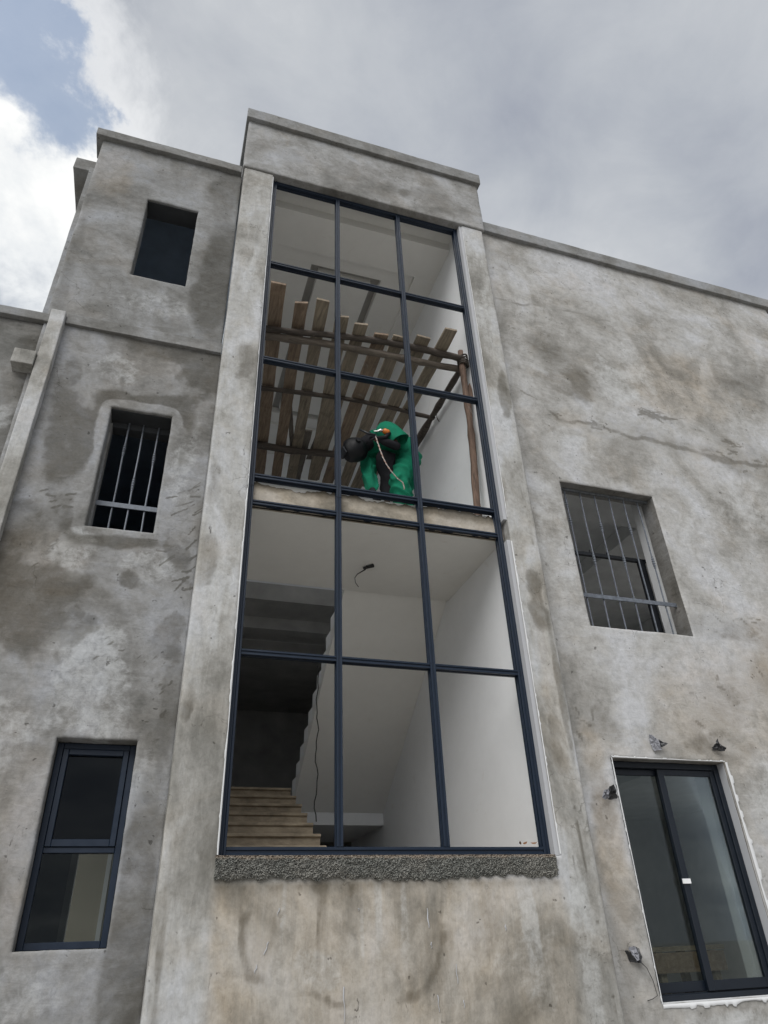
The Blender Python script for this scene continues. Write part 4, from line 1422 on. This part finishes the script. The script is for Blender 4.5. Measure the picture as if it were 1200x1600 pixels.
# coverall: torso, sleeves and trouser legs in one cloth surface
cn = ['pel', 'sp', 'ch', 'nk', 'shn', 'shf', 'elf', 'wrf', 'hpn', 'knn', 'ann', 'hpf', 'knf', 'anf']
JC = dict(J)
JC['slv'] = (1.60, .255, 4.47)
JC['cuf'] = (1.69, .235, 4.37)
JC['nk'] = (1.41, .515, 4.51)
RC = dict(pel=.215, sp=.205, ch=.205, nk=.140, shn=.130, slv=.112, cuf=.118, shf=.115, elf=.088, wrf=.070, hpn=.150, knn=.130, ann=.11, hpf=.15, knf=.12, anf=.10)
ci = {n: i for i, n in enumerate(cn)}
CE = [('pel', 'sp'), ('sp', 'ch'), ('ch', 'nk'), ('ch', 'shn'), ('ch', 'shf'), ('shf', 'elf'), ('elf', 'wrf'),
      ('pel', 'hpn'), ('hpn', 'knn'), ('knn', 'ann'), ('pel', 'hpf'), ('hpf', 'knf'), ('knf', 'anf')]
skin_mesh('coverall', [JC[n] for n in cn], [(ci[a], ci[b]) for a, b in CE], [RC[n] for n in cn], M['coverall'], ci['pel'], 4, .030, 30, 5)
# near sleeve, rolled short and gaping at the cuff
slp = [Vector((1.49, .37, 4.59)), Vector((1.535, .32, 4.565)), Vector((1.59, .28, 4.51)), Vector((1.635, .25, 4.46)), Vector((1.675, .235, 4.40)), Vector((1.695, .23, 4.365))]
slr = [.10, .135, .135, .122, .122, .128]
vs, fs = [], []
NS = 28
for i, (p, r) in enumerate(zip(slp, slr)):
    t = (slp[min(i + 1, 5)] - slp[max(i - 1, 0)]).normalized()
    a_ = Vector((0, 1, 0)); a_ = (a_ - t * a_.dot(t)).normalized(); b_ = t.cross(a_)
    for k in range(NS):
        q = 2 * math.pi * k / NS
        f_ = 1 + .15 * abs(math.sin(q * 2.5 + i * 1.1)) * (1 if i else .2) - .03
        vs.append(tuple(p + (a_ * math.cos(q) * .85 + b_ * math.sin(q)) * r * f_))
for i in range(5):
    for k in range(NS):
        fs.append((i * NS + k, i * NS + (k + 1) % NS, (i + 1) * NS + (k + 1) % NS, (i + 1) * NS + k))
fs.append(tuple(reversed(range(NS))))
slv = PP(mesh_obj('sleeve', vs, fs, M['coverall'], None, True))
so = slv.modifiers.new('thick', 'SOLIDIFY'); so.thickness = .006
so = slv.modifiers.new('sub', 'SUBSURF'); so.levels = so.render_levels = 1
# black cloth added as painted shade inside the hanging coverall front
skin_mesh('front_piece', [(1.48, .48, 4.36), (1.58, .48, 4.30), (1.70, .47, 4.28), (1.62, .50, 4.10), (1.62, .52, 3.92), (1.63, .54, 3.76)], [(0, 1), (1, 2), (1, 3), (3, 4), (4, 5)],
          [.085, .115, .105, (.12, .06), (.12, .045), (.10, .03)], M['black_cloth'], 1, 3, .014, 26, 9)
# welding mask
bm = bmesh.new()
bmesh.ops.create_uvsphere(bm, u_segments=28, v_segments=18, radius=1)
for v in bm.verts:
    x, y, z = v.co
    v.co = Vector((x * .165 * (1 + .10 * (z < 0)), y * .125, z * (.150 if z > 0 else .165) + .02 * (abs(x) > .5) * x))
    if x < -.35:                                               # flattened visor front
        v.co.x = max(v.co.x, -.150 + .02 * abs(z))
me = bpy.data.meshes.new('mask_mesh'); bm.to_mesh(me); bm.free()
me.materials.append(M['black_plastic'])
me.polygons.foreach_set('use_smooth', np.ones(len(me.polygons), bool))
mask = bpy.data.objects.new('welding_mask', me)
link(mask)
mask.matrix_world = Matrix.Translation((1.215, .47, 4.335)) @ Matrix.Rotation(R(-28), 4, 'Y')
mask.parent = per; mask.matrix_parent_inverse = PI_
vz = MB().box(-.166, -.150, -.075, .075, -.045, .035).build('visor', M['glass_tint']); vz.data.materials.clear(); vz.data.materials.append(M['black_steel'])
vz.parent = mask
kb = MB().tube([(.03, -.118, .03), (.03, -.145, .03)], [.03, .026], 12).build('knob', M['black_plastic']); kb.parent = mask


def glove(wr, hand, curl, side, glen=.16, name='glove'):
    """gauntlet with palm, four curled fingers and a thumb, one surface each hand"""
    wr, hand = Vector(wr), Vector(hand)
    ax = (hand - wr).normalized()
    up = Vector(side).normalized()
    across = ax.cross(up).normalized()
    vs = [tuple(wr - ax * glen), tuple(wr - ax * .05), tuple(wr + ax * .02), tuple(hand)]
    ed = [(0, 1), (1, 2), (2, 3)]
    rr = [.060, .050, .038, .040]
    for k, ln in enumerate((.072, .082, .078, .060)):
        o_ = (k - 1.5) * .023
        b = hand + across * o_ + ax * .025
        k1 = b + ax * ln * .45 - up * curl * .018
        k2 = k1 + ax * ln * .22 - up * curl * .040
        k3 = k2 - ax * ln * .18 - up * curl * .028
        n0 = len(vs)
        vs += [tuple(b), tuple(k1), tuple(k2), tuple(k3)]
        ed += [(3, n0), (n0, n0 + 1), (n0 + 1, n0 + 2), (n0 + 2, n0 + 3)]
        rr += [.0125, .0120, .0115, .0105]
    n0 = len(vs)
    t1 = hand - across * .045 - ax * .01 - up * .012
    t2 = t1 - across * .012 + ax * .035 - up * .03
    t3 = t2 + across * .018 + ax * .022 - up * .018
    vs += [tuple(t1), tuple(t2), tuple(t3)]
    ed += [(3, n0), (n0, n0 + 1), (n0 + 1, n0 + 2)]
    rr += [.015, .0135, .012]
    return skin_mesh(name, vs, ed, rr, M['black_cloth'], 2, 2, .003, 40, 3)


glove(J['wrn'], J['hnn'], 1.0, (0, -.3, 1), .262)
skin_mesh('hood', [(1.42, .51, 4.52), (1.36, .50, 4.47), (1.28, .49, 4.40), (1.22, .48, 4.34)], [(0, 1), (1, 2), (2, 3)], [.09, .095, .105, .10], M['black_cloth'], 1, 2, .008, 20, 4)
glove(J['wrf'], J['hnf'], .8, (-1, 0, .2))
for an, to in (('ann', 'ton'), ('anf', 'tof')):
    a, t = Vector(J[an]), Vector(J[to])
    skin_mesh('boot', [tuple(a + Vector((0, 0, .04))), tuple(a + Vector((.03, 0, -.05))), tuple(t + Vector((.03, 0, .02))), tuple(t + Vector((-.06, 0, .012)))],
              [(0, 1), (1, 2), (2, 3)], [.058, .052, .046, .036], M['black_cloth'], 1, 2)

# the tool in the near hand
tool = empty('welding_tool', (1.40, .17, 4.37))
tag(tool, 'welding tool with orange collar and bright tip in the black glove', 'tool')
TI = Matrix.Translation((-1.40, -.17, -4.37))


def TT(o):
    o.parent = tool; o.matrix_parent_inverse = TI
    return o


TT(MB().tube([(1.475, .165, 4.432), (1.49, .165, 4.43), (1.535, .165, 4.42), (1.55, .165, 4.415)], [.022, .034, .033, .026], 14).build('collar', M['orange'], None, True))
TT(MB().tube([(1.475, .165, 4.434), (1.435, .165, 4.428), (1.43, .165, 4.428), (1.40, .165, 4.405), (1.36, .165, 4.40)], [.019, .019, .010, .012, .006], 10).build('tip', M['metal'], None, True))
TT(MB().tube([(1.55, .165, 4.415), (1.50, .17, 4.34), (1.40, .17, 4.31), (1.37, .16, 4.33)], [.026, .026, .024, .018], 10).build('handle', M['black_plastic'], None, True))
TT(MB().tube([(1.20, .20, 4.42), (1.30, .18, 4.365), (1.39, .165, 4.345)], [.010, .014, .016], 8).build('lever', M['black_steel'], None, True))


def twist(path, rad, phase, n=90):
    pts = [Vector(p) for p in path]
    outp = []
    m = len(pts) - 1
    for i in range(n + 1):
        t = i / n * m
        k = min(int(t), m - 1); f_ = t - k
        p0 = pts[max(k - 1, 0)]; p1 = pts[k]; p2 = pts[k + 1]; p3 = pts[min(k + 2, m)]
        q = .5 * ((2 * p1) + (p2 - p0) * f_ + (2 * p0 - 5 * p1 + 4 * p2 - p3) * f_ ** 2 + (3 * p1 - p0 - 3 * p2 + p3) * f_ ** 3)
        a = i * .62 + phase
        outp.append(q + Vector((math.cos(a), math.sin(a) * .8, math.sin(a) * .3)) * rad)
    return outp


cable = empty('power_cable', (1.40, .14, 4.3))
tag(cable, 'twisted pale and pinkish cable trailing from the welding tool to the rail', 'cable')
CI = Matrix.Translation((-1.40, -.14, -4.3))
pth = [(1.375, .14, 4.30), (1.40, .12, 4.16), (1.44, .11, 4.0), (1.50, .11, 3.87), (1.60, .12, 3.75), (1.66, .12, 3.70), (1.68, .13, 3.62)]
for ph, mt in ((0, 'copper_wire'), (math.pi, 'white_wire')):
    o = MB().tube(twist(pth, .0045, ph), .0042, 5).build('strand', M[mt], None, True)
    o.parent = cable; o.matrix_parent_inverse = CI
